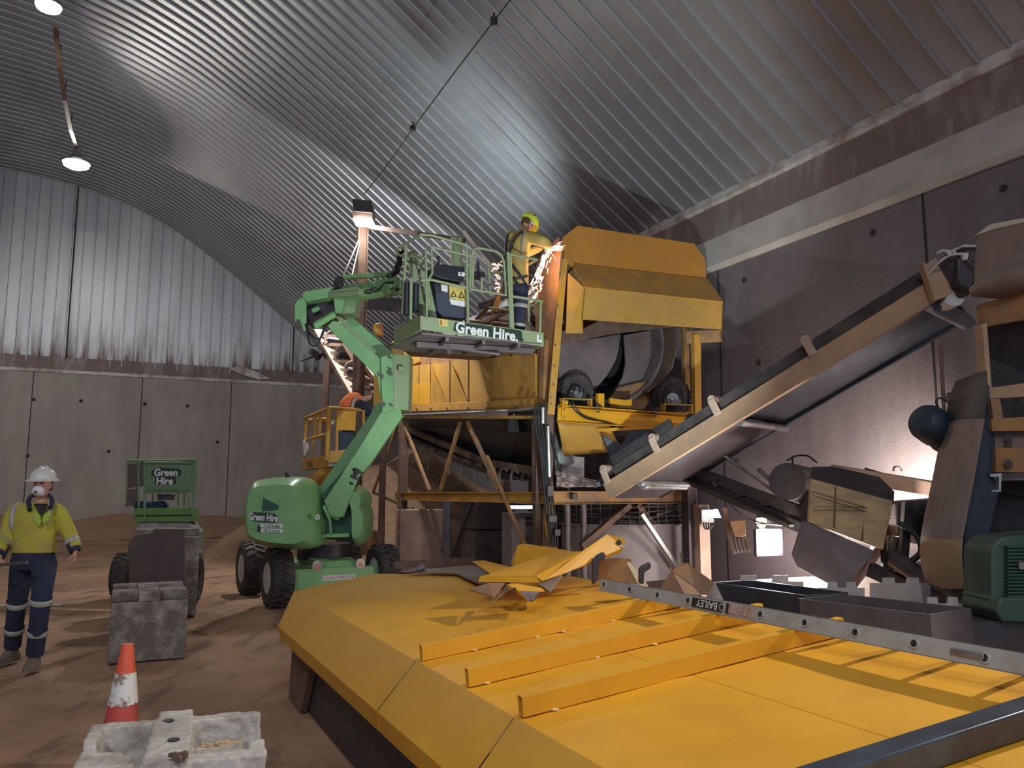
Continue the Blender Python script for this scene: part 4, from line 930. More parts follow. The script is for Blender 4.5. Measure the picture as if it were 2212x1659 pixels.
# second conveyor running down to the right
sc2 = thing('transfer_conveyor', ground(T(1600, 1100, 11.3)), 'dark low conveyor sloping down from the long conveyor to the yellow chute', 'conveyor')
for y0, y1, dd in ((1015, 1115, 0), (1040, 1150, 0), (1022, 1112, .7)):
    pt('side_rail', dark, sc2, lambda m: m.bar(T(1495, y0, 11.6+dd), T(1756, y1, 9.6+dd), .06, .13, Z))
pt('belt', rubber, sc2, lambda m: m.bar(T(1500, 1030, 11.9), T(1752, 1135, 9.95), .7, .03))
for t in (.2, .4, .6, .8):
    pt('idler', greyst, sc2, lambda m: m.cyl(T(lerp(1495, 1756, t), lerp(1022, 1128, t), lerp(11.5, 9.6, t)), T(lerp(1495, 1756, t)+30, lerp(1022, 1128, t), lerp(12.1, 10.2, t)), .05, 10))
pt('spray_pipe', galv, sc2, lambda m: (m.cyl(T(1566, 985, 11.0), T(1600, 1010, 10.9), .02, 8), m.cyl(T(1600, 1010, 10.9), T(1690, 1075, 10), .015, 8), m.cyl(T(1640, 1015, 10.6), T(1690, 1060, 10), .03, 8), m.cyl(T(1575, 995, 11), T(1595, 994, 11), .03, 8)))
pt('cable', cable_m, sc2, lambda m: (m.path(spline([T(1570, 1080, 11), T(1600, 1110, 10.9), T(1640, 1128, 10.8), T(1690, 1135, 10)], 5), .01, 6), m.path(spline([T(1700, 995, 10), T(1720, 985, 10), T(1745, 985, 10), T(1765, 1000, 10)], 5), .012, 6), m.path(spline([T(1712, 1030, 10), T(1712, 985, 10)], 3), .012, 6)))
pt('head_drum', dark, sc2, lambda m: m.cyl(T(1700, 1040, 9.6), T(1752, 1050, 10.2), .22, 20))
# yellow chute with grey hopper
ct = thing('transfer_chute', ground(T(1830, 1285, 8.9)), 'stained yellow chute box with dark angular hopper beneath, right of the floodlight', 'chute')
P('chute_panel', [(1753, 1034), (1928, 1082), (1928, 1092), (1908, 1188), (1747, 1128)], [8.8, 8.4, 8.4, 8.4, 8.8], .06, mat('stained_yellow_panel', (.55, .40, .17), .6, 0, (.34, .24, .14), 2.5, .4, .62, stretch=(1, 1, 3), dust=(.36, .26, .18), dustamt=.3), ct, bevel=.006)
mb = MB()
for a, b in (((1805, 1050), (1801, 1140)), ((1871, 1068), (1862, 1168)), ((1753, 1062), (1924, 1112)), ((1754, 1070), (1924, 1120))): mb.bar(T(*a, 8.55), T(*b, 8.5), .012, .012)
mb.build('panel_seam', rust, ct)
P('top_plate', [(1755, 1008), (1800, 1008), (1900, 1030), (1932, 1062), (1930, 1090), (1753, 1036)], [9.2, 9.2, 9, 8.6, 8.4, 8.8], .03, dark, ct)
P('hopper_front', [(1735, 1126), (1747, 1128), (1890, 1190), (1832, 1262), (1838, 1286), (1758, 1243), (1726, 1226), (1713, 1198)], [8.85]*2+[8.4, 8.5, 8.5, 8.7, 8.8, 8.9], .05, greyst, ct)
P('hopper_side', [(1888, 1188), (1924, 1120), (1918, 1180), (1838, 1287), (1830, 1262)], [8.45, 8.9, 9.2, 8.6, 8.5], .03, mat('lit_grey_plate', (.26, .22, .22), .5, .2, (.2, .16, .16), 2), ct)  # paler grey paints the light falling on this facet
mb = MB(); mb.pslab([(1760, 1060), (1925, 1090), (1915, 1190), (1760, 1140)], 9.3, .5); mb.build('chute_body', dark, ct)
pt('chute_leg', dark, ct, lambda m: m.bar(T(1912, 1130, 9.6), ground(T(1912, 1130, 9.6)), .10, .10))
pt('chute_leg', dark, ct, lambda m: m.bar(T(1770, 1130, 9.9), ground(T(1770, 1130, 9.9)), .10, .10))
# pipe duct above with a cable
dct = thing('duct', T(1930, 1035, 10), 'long tan duct running behind the chute towards the belt guard', 'duct')
pt('duct_body', pink, dct, lambda m: m.bar(T(1795, 1018, 10.1), T(2055, 1062, 9.2), .16, .17), bevel=.02)
pt('cable', cable_m, dct, lambda m: (m.path(spline([T(1868, 1012, 9.9), T(1930, 1030, 9.7), T(1990, 1048, 9.5), T(2045, 1057, 9.3)], 5), .014, 6), m.path(spline([T(1930, 1018, 9.9), T(1932, 1009, 9.9), T(1942, 1009, 9.9), T(1948, 1018, 9.9)], 4), .012, 6)))
pt('post', rust, dct, lambda m: (m.cyl(T(2048, 1058, 9.3), T(2040, 960, 9.3), .03, 8), m.box(T(2040, 1035, 9.2), (.18, .12, .05))))
# crusher: big frame, belt guard, motors
cr_ = thing('crusher', ground(T(2180, 1350, 6.6)), 'tall brown and tan crusher frame with bolted panels filling the right edge', 'crusher')
brownp = mat('brown_dusty_panel', (.17, .115, .10), .65, 0, (.24, .17, .14), 2, dust=(.3, .22, .17), dustamt=.35)
P('hopper_wall', [(2118, 507), (2330, 450), (2330, 560), (2212, 584), (2112, 612)], [6.9, 6.2, 6.2, 6.5, 6.9], .06, brownp, cr_)
P('rubber_edge', [(2108, 508), (2140, 484), (2212, 471), (2330, 440), (2330, 452), (2212, 480), (2150, 494)], [6.92, 6.9, 6.6, 6.2, 6.2, 6.6, 6.9], .05, mat('pale_torn_rubber', (.62, .54, .42), .7), cr_)
mb = MB(); mb.path([T(2100, 630, 6.9), T(2160, 614, 6.7), T(2212, 600, 6.5), T(2330, 570, 6.2)], [.05, .13, .14, .15], 14); mb.build('rolled_lip', brownp, cr_)
P('upper_beam', [(2122, 655), (2212, 632), (2330, 610), (2330, 672), (2212, 690), (2128, 706)], [6.9, 6.5, 6.2, 6.2, 6.5, 6.9], .10, yellow_b, cr_, bevel=.004)
P('frame_post', [(2122, 700), (2132, 698), (2158, 1058), (2148, 1060)], 6.8, .12, tan_p, cr_)
P('recess_panel', [(2128, 700), (2330, 670), (2330, 1100), (2150, 1060)], [7.2, 6.7, 6.7, 7.2], .04, dark, cr_)
P('cross_beam', [(2136, 838), (2330, 812), (2330, 850), (2138, 862)], [6.75, 6.3, 6.3, 6.75], .10, tan_p, cr_, bevel=.004)
P('cross_beam', [(2141, 906), (2330, 890), (2330, 930), (2143, 932)], [6.7, 6.3, 6.3, 6.7], .10, yellow_b, cr_, bevel=.004)
P('upright', [(2140, 862), (2160, 862), (2168, 906), (2146, 908)], 6.7, .08, yellow_b, cr_)
P('recess_panel', [(2148, 910), (2330, 900), (2330, 972), (2150, 972)], [6.75, 6.35, 6.35, 6.75], .05, brownp, cr_)
mb = MB().use(yellow_b); mb.pslab([(2150, 968), (2330, 962), (2330, 1022), (2152, 1020)], [6.7, 6.3, 6.3, 6.7], .08); mb.use(dark)
for x, y in ((2178, 946), (2178, 1000)): mb.cyl(T(x, y, 6.6), T(x, y, 6.72), .03, 12)
mb.build('bolt_panel', None, cr_)
P('lower_shelf', [(2140, 1022), (2330, 1022), (2330, 1036), (2150, 1038)], [6.7, 6.3, 6.3, 6.7], .3, greyst, cr_)
P('bracket', [(2140, 1024), (2164, 1022), (2162, 1062), (2142, 1062), (2142, 1059), (2158, 1058), (2158, 1030), (2140, 1030)], 6.5, .04, galv, cr_)
mb = MB(); mb.pslab([(2150, 1036), (2330, 1036), (2330, 1500), (2120, 1420), (2105, 1180)], [7.3, 6.9, 6.9, 7.3, 7.3], .5); mb.build('lower_body', dark, cr_)
# belt guard strip
Lf = [(2108, 806), (2094, 840), (2081, 905), (2066, 975), (2052, 1045), (2038, 1110), (2028, 1165), (2026, 1200), (2030, 1240), (2040, 1272), (2060, 1290)]
Rt = [(2132, 800), (2134, 840), (2128, 905), (2115, 975), (2103, 1045), (2090, 1110), (2080, 1165), (2078, 1200), (2081, 1240), (2090, 1272), (2096, 1290)]
def guard(i0, i1, m, name):
    mb = MB(); Ls = [T(x, y, 6.75) for x, y in Lf[i0:i1]]; Rs = [T(x, y, 6.55) for x, y in Rt[i0:i1]]; n = len(Ls)
    Rb = [p+Vector((.10, .5, 0)) for p in Rs]; Lb = [p+Vector((.10, .5, 0)) for p in Ls]
    mb.add(Ls+Rs+Rb+Lb, [(i, i+1, n+i+1, n+i) for i in range(n-1)]+[(n+i, n+i+1, 2*n+i+1, 2*n+i) for i in range(n-1)]+[(3*n+i+1, 3*n+i, i, i+1) for i in range(n-1)]+[(2*n+i, 2*n+i+1, 3*n+i+1, 3*n+i) for i in range(n-1)]+[(0, n, 2*n, 3*n), (4*n-1, 3*n-1, 2*n-1, n-1)])
    return mb.build(name, m, bg_, smooth=35, fix=True)
bg_ = thing('belt_guard', ground(T(2070, 1290, 6.8)), 'long curved drive belt guard, brown with a tan rounded foot, beside the green motor', 'belt guard')
guard(0, 3, dark, 'guard_top'); guard(2, 7, mat('brown_ribbed_panel', (.27, .19, .16), .6, 0, (.20, .14, .12), 2, stretch=(6, 6, .4)), 'guard_strip'); guard(6, 10, tan_p, 'guard_foot'); guard(9, 11, dark, 'guard_end')
P('guard_side', [(2134, 830), (2150, 850), (2158, 1060), (2130, 1180), (2105, 1290), (2092, 1278), (2078, 1200), (2090, 1110), (2115, 975), (2130, 900)], 6.75, .45, mat('guard_side_shade', (.02, .028, .045), .5), bg_)  # side coloured near black to stand for its shade
pt('guard_leg', dark, bg_, lambda m: m.bar(T(2090, 1270, 6.9), ground(T(2090, 1270, 6.9)), .12, .12))
# motor beside the guard
teal = mat('dark_teal_paint', (.018, .035, .055), .45, 0, (.03, .045, .06), 4)
mo = thing('electric_motor', T(2030, 935, 7.6), 'dark teal rounded electric motor hung left of the belt guard', 'motor')
mb = MB(); a = T(2002, 912, 7.2); b_ = T(2075, 960, 7.5); d_ = (b_-a).normalized()
mb.lathe([(.02, -.10), (.10, -.09), (.15, -.04), (.165, .0), (.17, .16), (.155, .18), (.155, .30), (.17, .32), (.17, .36), (.05, .38)], a, d_, 28); mb.build('motor_body', teal, mo, fix=True)
pt('terminal_box', teal, mo, lambda m: m.box(T(2045, 902, 7.25), (.09, .12, .06)), bevel=.008)
pt('cable', cable_m, mo, lambda m: (m.path(spline([T(2042, 898, 7.2), T(2030, 885, 7.2), T(2022, 868, 7.2), T(2030, 860, 7.2), T(2052, 872, 7.15), T(2082, 900, 7.1)], 6), .009, 6)))
pt('hanger_rod', rust, mo, lambda m: (m.cyl(T(2032, 742, 7.6), T(2040, 905, 7.6), .018, 8), m.cyl(T(2041, 940, 7.7), T(2047, 1045, 7.7), .02, 8)))
# tangle of pipework behind
eg = thing('engine_bay', ground(T(1990, 1280, 8.4)), 'dark tangle of engine pipes and plates between chute and belt guard', 'machinery')
P('engine_block', [(1935, 1085), (2060, 1075), (2050, 1160), (2010, 1180), (1960, 1150), (1938, 1160)], 8.6, .4, dark, eg, bevel=.02)
P('engine_mount', [(1952, 1230), (2030, 1215), (2040, 1270), (1985, 1262)], 8.2, .3, dark, eg, bevel=.02)
mb = MB()
mb.path(spline([T(1930, 1205, 8.3), T(1960, 1225, 8.2), T(1990, 1245, 8.1), T(2040, 1255, 8)], 5), .09, 12); mb.build('exhaust_pipe', dark, eg)
pt('hose', cable_m, eg, lambda m: (m.path(spline([T(1940, 1130, 8.4), T(1975, 1150, 8.3), T(1990, 1190, 8.2), T(1965, 1215, 8.2)], 5), .03, 8), m.path(spline([T(1985, 1100, 8.4), T(2020, 1130, 8.3), T(2035, 1180, 8.2)], 5), .03, 8), m.path(spline([T(1935, 1160, 8.6), T(1925, 1200, 8.6), T(1915, 1250, 8.6)], 5), .05, 8)))
pt('frame_rail', dark, eg, lambda m: (m.bar(T(1905, 1130, 8.9), ground(T(1905, 1130, 8.9)), .05, .05), m.bar(T(1880, 1230, 8.6), T(2040, 1300, 8), .10, .14), m.bar(T(1960, 1085, 8.5), T(1945, 1280, 8.5), .08, .08), m.bar(T(2035, 1090, 8.4), T(2030, 1280, 8.4), .10, .08)))
mb = MB()
for x in (1905, 1909): mb.path([T(x, 1228, 8.5), T(x+3, 1250, 8.5), T(x-2, 1272, 8.5)], .018, 6)
mb.build('chain', dark, eg)
# green drive motor at lower right
gm = thing('drive_motor', ground(T(2160, 1350, 5.9)), 'large dark green finned drive motor low at the right edge', 'motor')
grn2 = mat('deep_green_paint', (.025, .07, .045), .5, 0, (.035, .075, .05), 3, dust=(.18, .18, .14), dustamt=.4)
o_ = T(2112, 1235, 5.9)
P('motor_body', rnd([(2142, 1290), (2141, 1200), (2147, 1180), (2160, 1166), (2190, 1158), (2370, 1160), (2370, 1298), (2155, 1300)], 2), 5.85, .36, grn2, gm, bevel=.02)
for k in range(15):
    y_ = 1180+k*7.6; mb = MB(); mb.pslab([(2176, y_), (2370, y_-3), (2370, y_), (2178, y_+3)], 5.80, .06); mb.build('cooling_fin', green_e, gm)
pt('name_plate', galv, gm, lambda m: m.box(T(2225, 1222, 5.79), (.16, .02, .05)))
pt('motor_foot', grn2, gm, lambda m: m.pslab([(2160, 1292), (2370, 1290), (2370, 1350), (2165, 1345), (2150, 1320)], 5.75, .45), bevel=.015)
pt('base_frame', dark, gm, lambda m: m.bar(ground(T(2085, 1350, 5.9)), ground(T(2085, 1350, 5.9))+Vector((1.5, .1, 0))+Z*.0, .6, 1.25) if False else m.box(ground(o_+Vector((.5, .2, 0)))+Z*.38, (1.3, .6, .76)))
# skips in front of the plant
sk = thing('steel_skip', ground(T(1640, 1300, 7.4)), 'dark blue-grey steel skip with bright interior behind the ladder, left of the tan one', 'skip', 'steel skips beyond the ladder')
def skip(par, f0, f1, dep, z1, m, t=.02):
    d = (f1-f0); s_ = Vector((-d.y, d.x, 0)).normalized(); s_ = s_ if s_.y > 0 else -s_
    for a, b in ((f0, f1), (f1, f1+s_*dep), (f0+s_*dep, f1+s_*dep), (f0, f0+s_*dep)):
        a0 = ground(a); b0 = ground(b); mb = MB(); mb.slab([a0, b0, b0+Z*b.z, a0+Z*a.z], (s_ if (b-a).normalized().dot(d.normalized()) > .9 else d.normalized())*t); mb.build('side_wall', m, par)
    return s_
skip(sk, T(1541, 1258, 7.6), T(1738, 1286, 6.6), .45, .9, mat('blue_grey_skip', (.09, .09, .11), .45, .3, (.06, .06, .075), 3))
sk2 = thing('steel_skip', ground(T(1860, 1310, 6.2)), 'tan-grey steel skip nearest the ladder in front of the belt guard', 'skip', 'steel skips beyond the ladder')
skip(sk2, T(1722, 1293, 6.1), T(2003, 1327, 5.3), .5, .9, greyst)
bq = ground(T(1740, 1250, 9.7)); mb = MB(); mb.box(bq+Z*.33, (2.7, .25, .66), (V, U, Z)); tag(mb.build('backdrop_barrier', mat('pale_barrier_concrete', (.52, .47, .43), .8, 0, (.42, .37, .34), 3), loc=bq, bevel=.02), 'pale low concrete barrier added behind the steel skips as a bright backdrop', 'barrier')  # barrier added to give a bright patch behind the skips
# stepped interlocking sheets
pale = mat('pale_cut_sheet', (.68, .6, .54), .5, .1, (.5, .43, .38), 4)
def steps(x0, y0, n, w_, s_, lab, Y, drop=40):
    px = [(x0, y0)]; x, y = x0, y0
    for k in range(n):
        x += w_; px.append((x, y)); y += s_ if k % 2 == 0 else -s_; px.append((x+2, y))
    px += [(x+w_, y), (x+w_, y+drop), (x0, y+drop)]
    q = T(x0, y0, Y); mb = MB(); mb.pslab(px, [Y]*len(px), .015); mb.slab([ground(T(x0, y0+drop, Y)), ground(T(x+w_, y+drop, Y)), T(x+w_, y+drop, Y), T(x0, y+drop, Y)], (0, .015, 0))
    tag(mb.build('toothed_sheet', pale, loc=ground(q)), lab, 'metal sheet', 'toothed steel sheets by the skips')
steps(1600, 1243, 3, 34, 13, 'pale steel sheet with square teeth standing left behind the dark skip', 8.4)
steps(1768, 1270, 4, 20, -13, 'pale steel sheet with stepped teeth behind the tan skip, under the hopper tip', 7.4)
steps(1880, 1260, 4, 26, -12, 'pale steel sheet with stepped teeth to the right under the hopper', 7.6)
steps(2003, 1290, 3, 22, 14, 'stepped steel sheet propped below the foot of the belt guard', 6.3, 30)
# ------------------------------------------------------------------ big yellow cover lying in the foreground
P0h = Tz(650, 1275, .795); ph_ = R(6.3); Vh = V*math.cos(ph_)+Z*math.sin(ph_); Nh = Z*math.cos(ph_)-V*math.sin(ph_)
def K(a, b, c=0.0): return P0h-U*a+Vh*b+Nh*c
def hp(px, py, off=0.0): return onpl(px, py, P0h+Nh*off, Nh)
cv = thing('machine_cover', ground(K(3, .8)), 'huge bright yellow steel machine cover lying across the foreground with three welded tubes', 'machine cover')
def sheet(mb, rows):
    n = len(rows[0]); mb.add([p for r in rows for p in r], [(j*n+i, j*n+i+1, (j+1)*n+i+1, (j+1)*n+i) for j in range(len(rows)-1) for i in range(n-1)])
def wav(a, b): return .010*mn.noise(Vector((a*1.3, b*2.2, 5)))+.004*mn.noise(Vector((a*4, b*4, 1)))
def panel(name, a0, a1, b0, b1, cut=None, m=yellow):
    rows = []
    for i in range(41):
        r = []
        for j in range(13):
            b = lerp(b0, b1, j/12); a = lerp(cut(b) if cut else a0, a1, i/40); edge = min((b-b0)/.1, (b1-b)/.1, 1); r.append(K(a, b, wav(a, b)*max(edge, 0)))
        rows.append(r)
    mb = MB(); sheet(mb, rows); o = mb.build(name, m, cv, smooth=60, fix=True); so = o.modifiers.new('s', 'SOLIDIFY'); so.thickness = .006; so.offset = -1; es_ = o.modifiers.new('e', 'EDGE_SPLIT'); es_.split_angle = R(40); return o
for a0, a1 in ((None, 3.32), (3.328, 6.6)):
    panel('top_sheet', a0, a1, -.06, .762, (lambda b: -.30*max(0, b+.06)/.8) if a0 is None else None)
for a0, a1 in ((None, 3.25), (3.258, 4.40), (4.408, 6.6)):
    panel('top_sheet', a0, a1, .766, 1.78, (lambda b: -.3 if b < .8 else -.3+.35*(b-.77)+ (b-.77)*1.6) if a0 is None else None)
for a0, a1, m0 in ((0, 3.30, .42), (3.31, 4.47, 0), (4.48, 6.6, 0)):
    mb = MB(); mb.slab([K(a0, -.06), K(a1, -.06), K(a1, -.28, -.20), K(a0+m0, -.28, -.20)], (Nh+Vh)*.004); mb.build('bevel_sheet', yellow, cv)
    mb = MB(); mb.slab([K(a0+m0, -.28, -.20), K(a1, -.28, -.20), K(a1, -.275, -.30), K(a0+m0+.02, -.275, -.30)], Vh*.006); mb.build('edge_lip', yellow, cv)
mb = MB(); mb.slab([K(0, -.06), K(-.3, .76), K(-.28, .76, -.22), K(.42, -.28, -.26), K(.42, -.28, -.20)], -U*.006); mb.build('end_sheet', yellow, cv)
for k, a in enumerate((3.33, 3.95, 4.49)):
    mb = MB(); mb.tube_open(K(a, -.035, .043), K(a, 1.66, .043), .042, .078, .004, Nh); mb.build('stiffener_tube', yellow, cv, smooth=0, bevel=.003)
mb = MB()
for a, b in ((3.355, .25), (3.355, .62), (3.355, .78), (3.97, .05), (3.97, .62), (3.975, .95), (4.515, .1), (3.36, 1.1)): mb.sphere(K(a, b, .006), .010, 8, (1.6, .8, .5))
mb.build('weld_bead', mat('pale_weld', (.75, .6, .3), .5), cv)
# paint scuffs
mb = MB()
for a, b, l in ((2.95, .35, .05), (3.0, .42, .03), (2.9, .45, .04), (3.05, .3, .03), (2.2, .4, .02), (2.6, .75, .04), (2.75, .95, .06), (1.9, .1, .03)):
    mb.slab([K(a, b, .0075), K(a+l*.3, b+l, .0075), K(a+l*.5, b+l*.9, .0075), K(a+l*.25, b, .0075)], Nh*.0006)
mb.build('paint_scuff', rust, cv, smooth=0)
for a, b in ((1.5, 1.5), (4.2, 1.5), (.6, .9)):
    p = K(a, b, -.30); mb = MB(); mb.bar(ground(p), p, .08, .30, U); mb.build('support_stand', dark, cv, bevel=.004)
mb = MB(); mb.bar(K(.4, -.1, -.27), K(6, -.1, -.27), .06, .06); mb.bar(K(.3, 1.2, -.2), K(6, 1.2, -.2), .06, .06); mb.build('under_frame', dark, cv)
mb = MB(); mb.slab([ground(K(.50, -.10)), ground(K(6.6, -.10)), K(6.6, -.10, -.2), K(.50, -.10, -.2)], Vh*.03); mb.build('side_skirt', dark, cv)
mb = MB(); mb.slab([ground(K(.45, -.16)), ground(K(.95, -.16)), K(1.25, -.16, -.25), K(.42, -.16, -.25)], Vh*.05); mb.build('corner_leg', rust, cv)
# loose steel beam across the corner
sb_ = MB().use(steelblue)
e1 = hp(1700, 1660, .085); e2 = hp(2212, 1500, .085); ed = (e2-e1).normalized(); es = Nh.cross(ed); es = es if es.dot(U) < 0 else -es
sb_.bar(e1-ed*.6+es*.045-Nh*.042, e2+ed*.8+es*.045-Nh*.042, .09, .080, Nh)
tag(sb_.build('steel_beam', None, loc=K(5.6, .8), bevel=.006), 'blue-grey steel box beam laid across the yellow cover at the lower right corner', 'steel beam')
# ladder lying on the tubes
lad = thing('ladder', hp(1800, 1380, .08), 'grey aluminium ladder lying along the yellow cover, its rung ends showing', 'ladder')
la, lb = hp(1294, 1276, .082), hp(2300, 1478, .082); ld = (lb-la).normalized(); lv = Nh.cross(ld).normalized(); lv = lv if lv.dot(V) > 0 else -lv
lv = (V-Z*.22); lv = (lv-ld*lv.dot(ld)).normalized()
UL = lv.cross(ld); UL = UL if UL.z > 0 else -UL
RH = .076
mb = MB(); mb.chan(la+UL*RH/2, lb+ld*.4+UL*RH/2, .03, RH, .004, UL, 1 if UL.cross(ld).dot(V) < 0 else -1)
mb.build('side_rail', alum, lad)
mb = MB(); mb.chan(la+UL*RH/2+lv*.40, lb+ld*.4+UL*RH/2+lv*.40, .03, RH, .004, UL, -1 if UL.cross(ld).dot(V) < 0 else 1); rail2 = mb.build('side_rail', alum, lad)
zr = []
for px, py in ((1305, 1262), (1361, 1273), (1421, 1285), (1487, 1297), (1560, 1312), (1643, 1327), (1739, 1345), (1848, 1366), (1975, 1390), (2127, 1421)):
    c = onpl(px, py, la-lv*.002, lv); zr.append(c)
for c in zr+[zr[-1]+ld*.31]:
    mb = MB(); mb.use(rust).cyl(c-lv*.002, c+lv*.41, .017, 12); mb.use(alum).lathe([(.014, -.003), (.02, -.003), (.02, .004)], c-lv*.001, lv, 16, cap=False); mb.use(decal_k).cyl(c-lv*.004, c, .013, 12); mb.build('rung', None, lad)
bc = onpl(1527, 1306, la-lv*.004, lv); 
mb = MB().use(decal_k).box(bc, (.245, .003, .048), (ld, lv, UL)); mb.use(decal_w).text('BAILEY', bc-lv*.003, -ld, -UL, .052, .012, 0, sx=1.05)
mb.use(mat('rust_red_label', (.35, .2, .16), .6, 0, (.5, .45, .4), 40)).box(onpl(1600, 1319, la-lv*.003, lv), (.19, .003, .05), (ld, lv, UL)); mb.use(decal_k).box(onpl(1571, 1314, la-lv*.004, lv), (.02, .003, .05), (ld, lv, UL)); mb.build('rail_label', None, lad, smooth=0)
mb = MB(); mb.box(onpl(2088, 1412, la-lv*.006, lv), (.13, .006, .022), (ld, lv, UL)); mb.build('rung_clip', galv, lad, bevel=.003)
for (px, Y, dx) in (([(1284, 1262), (1279, 1262), (1280, 1210), (1290, 1199), (1303, 1193), (1308, 1196), (1308, 1207), (1294, 1214), (1292, 1252)], 5.7, 0), ([(1381, 1261), (1381, 1228), (1388, 1222), (1404, 1215), (1407, 1218), (1406, 1228), (1392, 1237), (1391, 1262)], 5.35, 0)):
    mb = MB(); mb.pslab(rnd(px, 1), Y, .05); mb.build('roof_hook', dark, lad, bevel=.006)
# cut sheets piled at the far end
def sheetthing(px, Y, th, m, lab, cat='metal sheet', **k):
    mb = MB(); mb.pslab(px, Y, th); c = T(px[0][0], px[0][1], Y[0] if isinstance(Y, list) else Y)
    return tag(mb.build('cut_sheet', m, loc=c, smooth=0, **k), lab, cat, 'offcuts piled on the far end of the cover')
def poly(pts, ext, m, lab, name='cut_sheet'):
    mb = MB(); mb.slab(pts, ext); return tag(mb.build(name, m, loc=pts[0], smooth=0), lab, 'metal sheet', 'offcuts piled on the far end of the cover')
Yb = 6.1
# flat dark plate with upturned rim
fp_ = thing('cut_sheet', hp(1000, 1255), 'grey flat offcut with raised dark rim at the far edge of the cover', 'metal sheet', 'offcuts piled on the far end of the cover')
mb = MB(); mb.slab([hp(860, 1236, .03), hp(905, 1232, .035), hp(1020, 1222, .05), hp(1090, 1245, .05), hp(1100, 1262, .03), hp(1035, 1262, .03), hp(985, 1240, .03)], Nh*.006); mb.build('sheet', greyst, fp_, smooth=0)
mb = MB(); 
for a, b in (((853, 1222), (880, 1219)), ((882, 1220), (962, 1214)), ((962, 1214), (1020, 1214)), ((1020, 1214), (1062, 1240))): mb.bar(hp(*a, .06), hp(*b, .06), .008, .07, Nh)
mb.build('rim', rust, fp_, smooth=0)
tag(MB().path([hp(888, 1232, .06), hp(905, 1229, .06), hp(913, 1226, .065)], [.014, .02, .035], 10).build('shackle', galv, loc=hp(900, 1230, .05)), 'small shiny steel shackle resting on the grey offcut', 'shackle')
yb2 = [T(1020, 1214, 6.6), T(1045, 1212, 6.7), T(1112, 1229, 6.4), T(1109, 1232, 6.2), T(1066, 1245, 6.0)]
poly(yb2, Z*.006, yellow, 'flat yellow offcut between the grey offcut and the bent channel')
poly([T(1104, 1218, 6.7), T(1118, 1180, 6.7), T(1135, 1177, 6.7), T(1215, 1190, 6.5), T(1250, 1196, 6.4), T(1180, 1240, 6.4), T(1110, 1225, 6.6)], (0, .006, .01), yellow, 'upright yellow sheet at the back of the pile of offcuts')
# main bent channel: flat, web, rising arm with holes
mch = thing('bent_channel', T(1200, 1230, 5.8), 'long bent yellow steel channel with two dark holes on top of the offcuts', 'steel channel')
mb = MB()
mb.slab([T(1036, 1245, 5.7), T(1157, 1244, 5.55), T(1172, 1254, 5.5), T(1255, 1191, 6.0), T(1196, 1192, 6.3), T(1112, 1228, 6.1)], Z*-.006); mb.build('channel_web', yellow, mch, smooth=0)
mb = MB(); mb.slab([T(1036, 1245, 5.7), T(1157, 1245, 5.55), T(1166, 1258, 5.5), T(1033, 1257, 5.69)], (0, .006, 0)); mb.build('channel_lip', yellow, mch, smooth=0)
mb = MB().use(yellow); mb.slab([T(1168, 1258, 5.5), T(1174, 1254, 5.5), T(1258, 1190, 5.75), T(1311, 1154, 5.9), T(1350, 1163, 5.9), T(1349, 1182, 5.9), T(1340, 1194, 5.9), T(1216, 1240, 5.6)], (0, .008, 0))
mb.use(decal_k)
for x, y, r_ in ((1320, 1178, .014), (1337, 1172, .018)): mb.cyl(T(x, y, 5.88), T(x, y, 5.9), r_, 14)
mb.build('channel_arm', None, mch, smooth=0)
mb = MB(); mb.slab([T(1340, 1180, 5.88), T(1352, 1175, 5.88), T(1352, 1178, 5.88), T(1342, 1183, 5.88)], (0, .02, 0)); mb.build('clip', white, mch)
poly([T(1013, 1275, 5.4), T(1055, 1262, 5.4), T(1090, 1262, 5.4), T(1062, 1300, 5.1), T(1066, 1292, 5.1)], Z*.008, yellow_b, 'small dark stained wedge offcut at the left front of the pile')
poly([T(1064, 1302, 5.1), T(1098, 1265, 5.5), T(1112, 1262, 5.5), T(1108, 1268, 5.4)], Z*.01, rust, 'thin rusty folded strip leaning at the front of the pile')
fld = thing('folded_bracket', T(1140, 1290, 5.2), 'folded yellow bracket with a bolt hole at the front of the offcuts', 'bracket', 'offcuts piled on the far end of the cover')
mb = MB().use(yellow); mb.slab([T(1096, 1265, 5.3), T(1112, 1262, 5.35), T(1170, 1272, 5.3), T(1176, 1278, 5.25), T(1120, 1278, 5.2)], Z*.006); mb.slab([T(1096, 1265, 5.3), T(1121, 1276, 5.2), T(1142, 1300, 5.15)], (0, .006, 0)); mb.use(decal_k).cyl(T(1111, 1273, 5.2), T(1111, 1273, 5.25), .012, 10)
mb.build('bracket_face', None, fld, smooth=0)
mb = MB(); mb.slab([T(1121, 1276, 5.2), T(1168, 1276, 5.25), T(1152, 1297, 5.15), T(1142, 1300, 5.15)], (0, .006, 0)); mb.sphere(T(1149, 1296, 5.12), .012, 8); mb.build('bracket_web', greyst, fld, smooth=0)
poly([T(1160, 1262, 5.5), T(1215, 1240, 5.6), T(1188, 1276, 5.35), T(1185, 1276, 5.35), T(1172, 1266, 5.4)], (0, .03, -.02), brownp, 'dark underside plate jutting from beneath the bent channel')
for px, lab in (([(1283, 1250), (1283, 1212), (1330, 1205), (1362, 1207), (1380, 1262), (1300, 1256)], 'brown-yellow upright offcut standing between the two ladder hooks'),):
    sheetthing(px, 5.95, .01, yellow_b, lab)
sheetthing([(1354, 1216), (1361, 1214), (1398, 1262), (1404, 1272), (1396, 1270), (1378, 1260)], 5.7, .01, mat('pale_yellow_flat', (.72, .62, .38), .5), 'narrow pale yellow slotted strip leaning beside the black ladder hook')
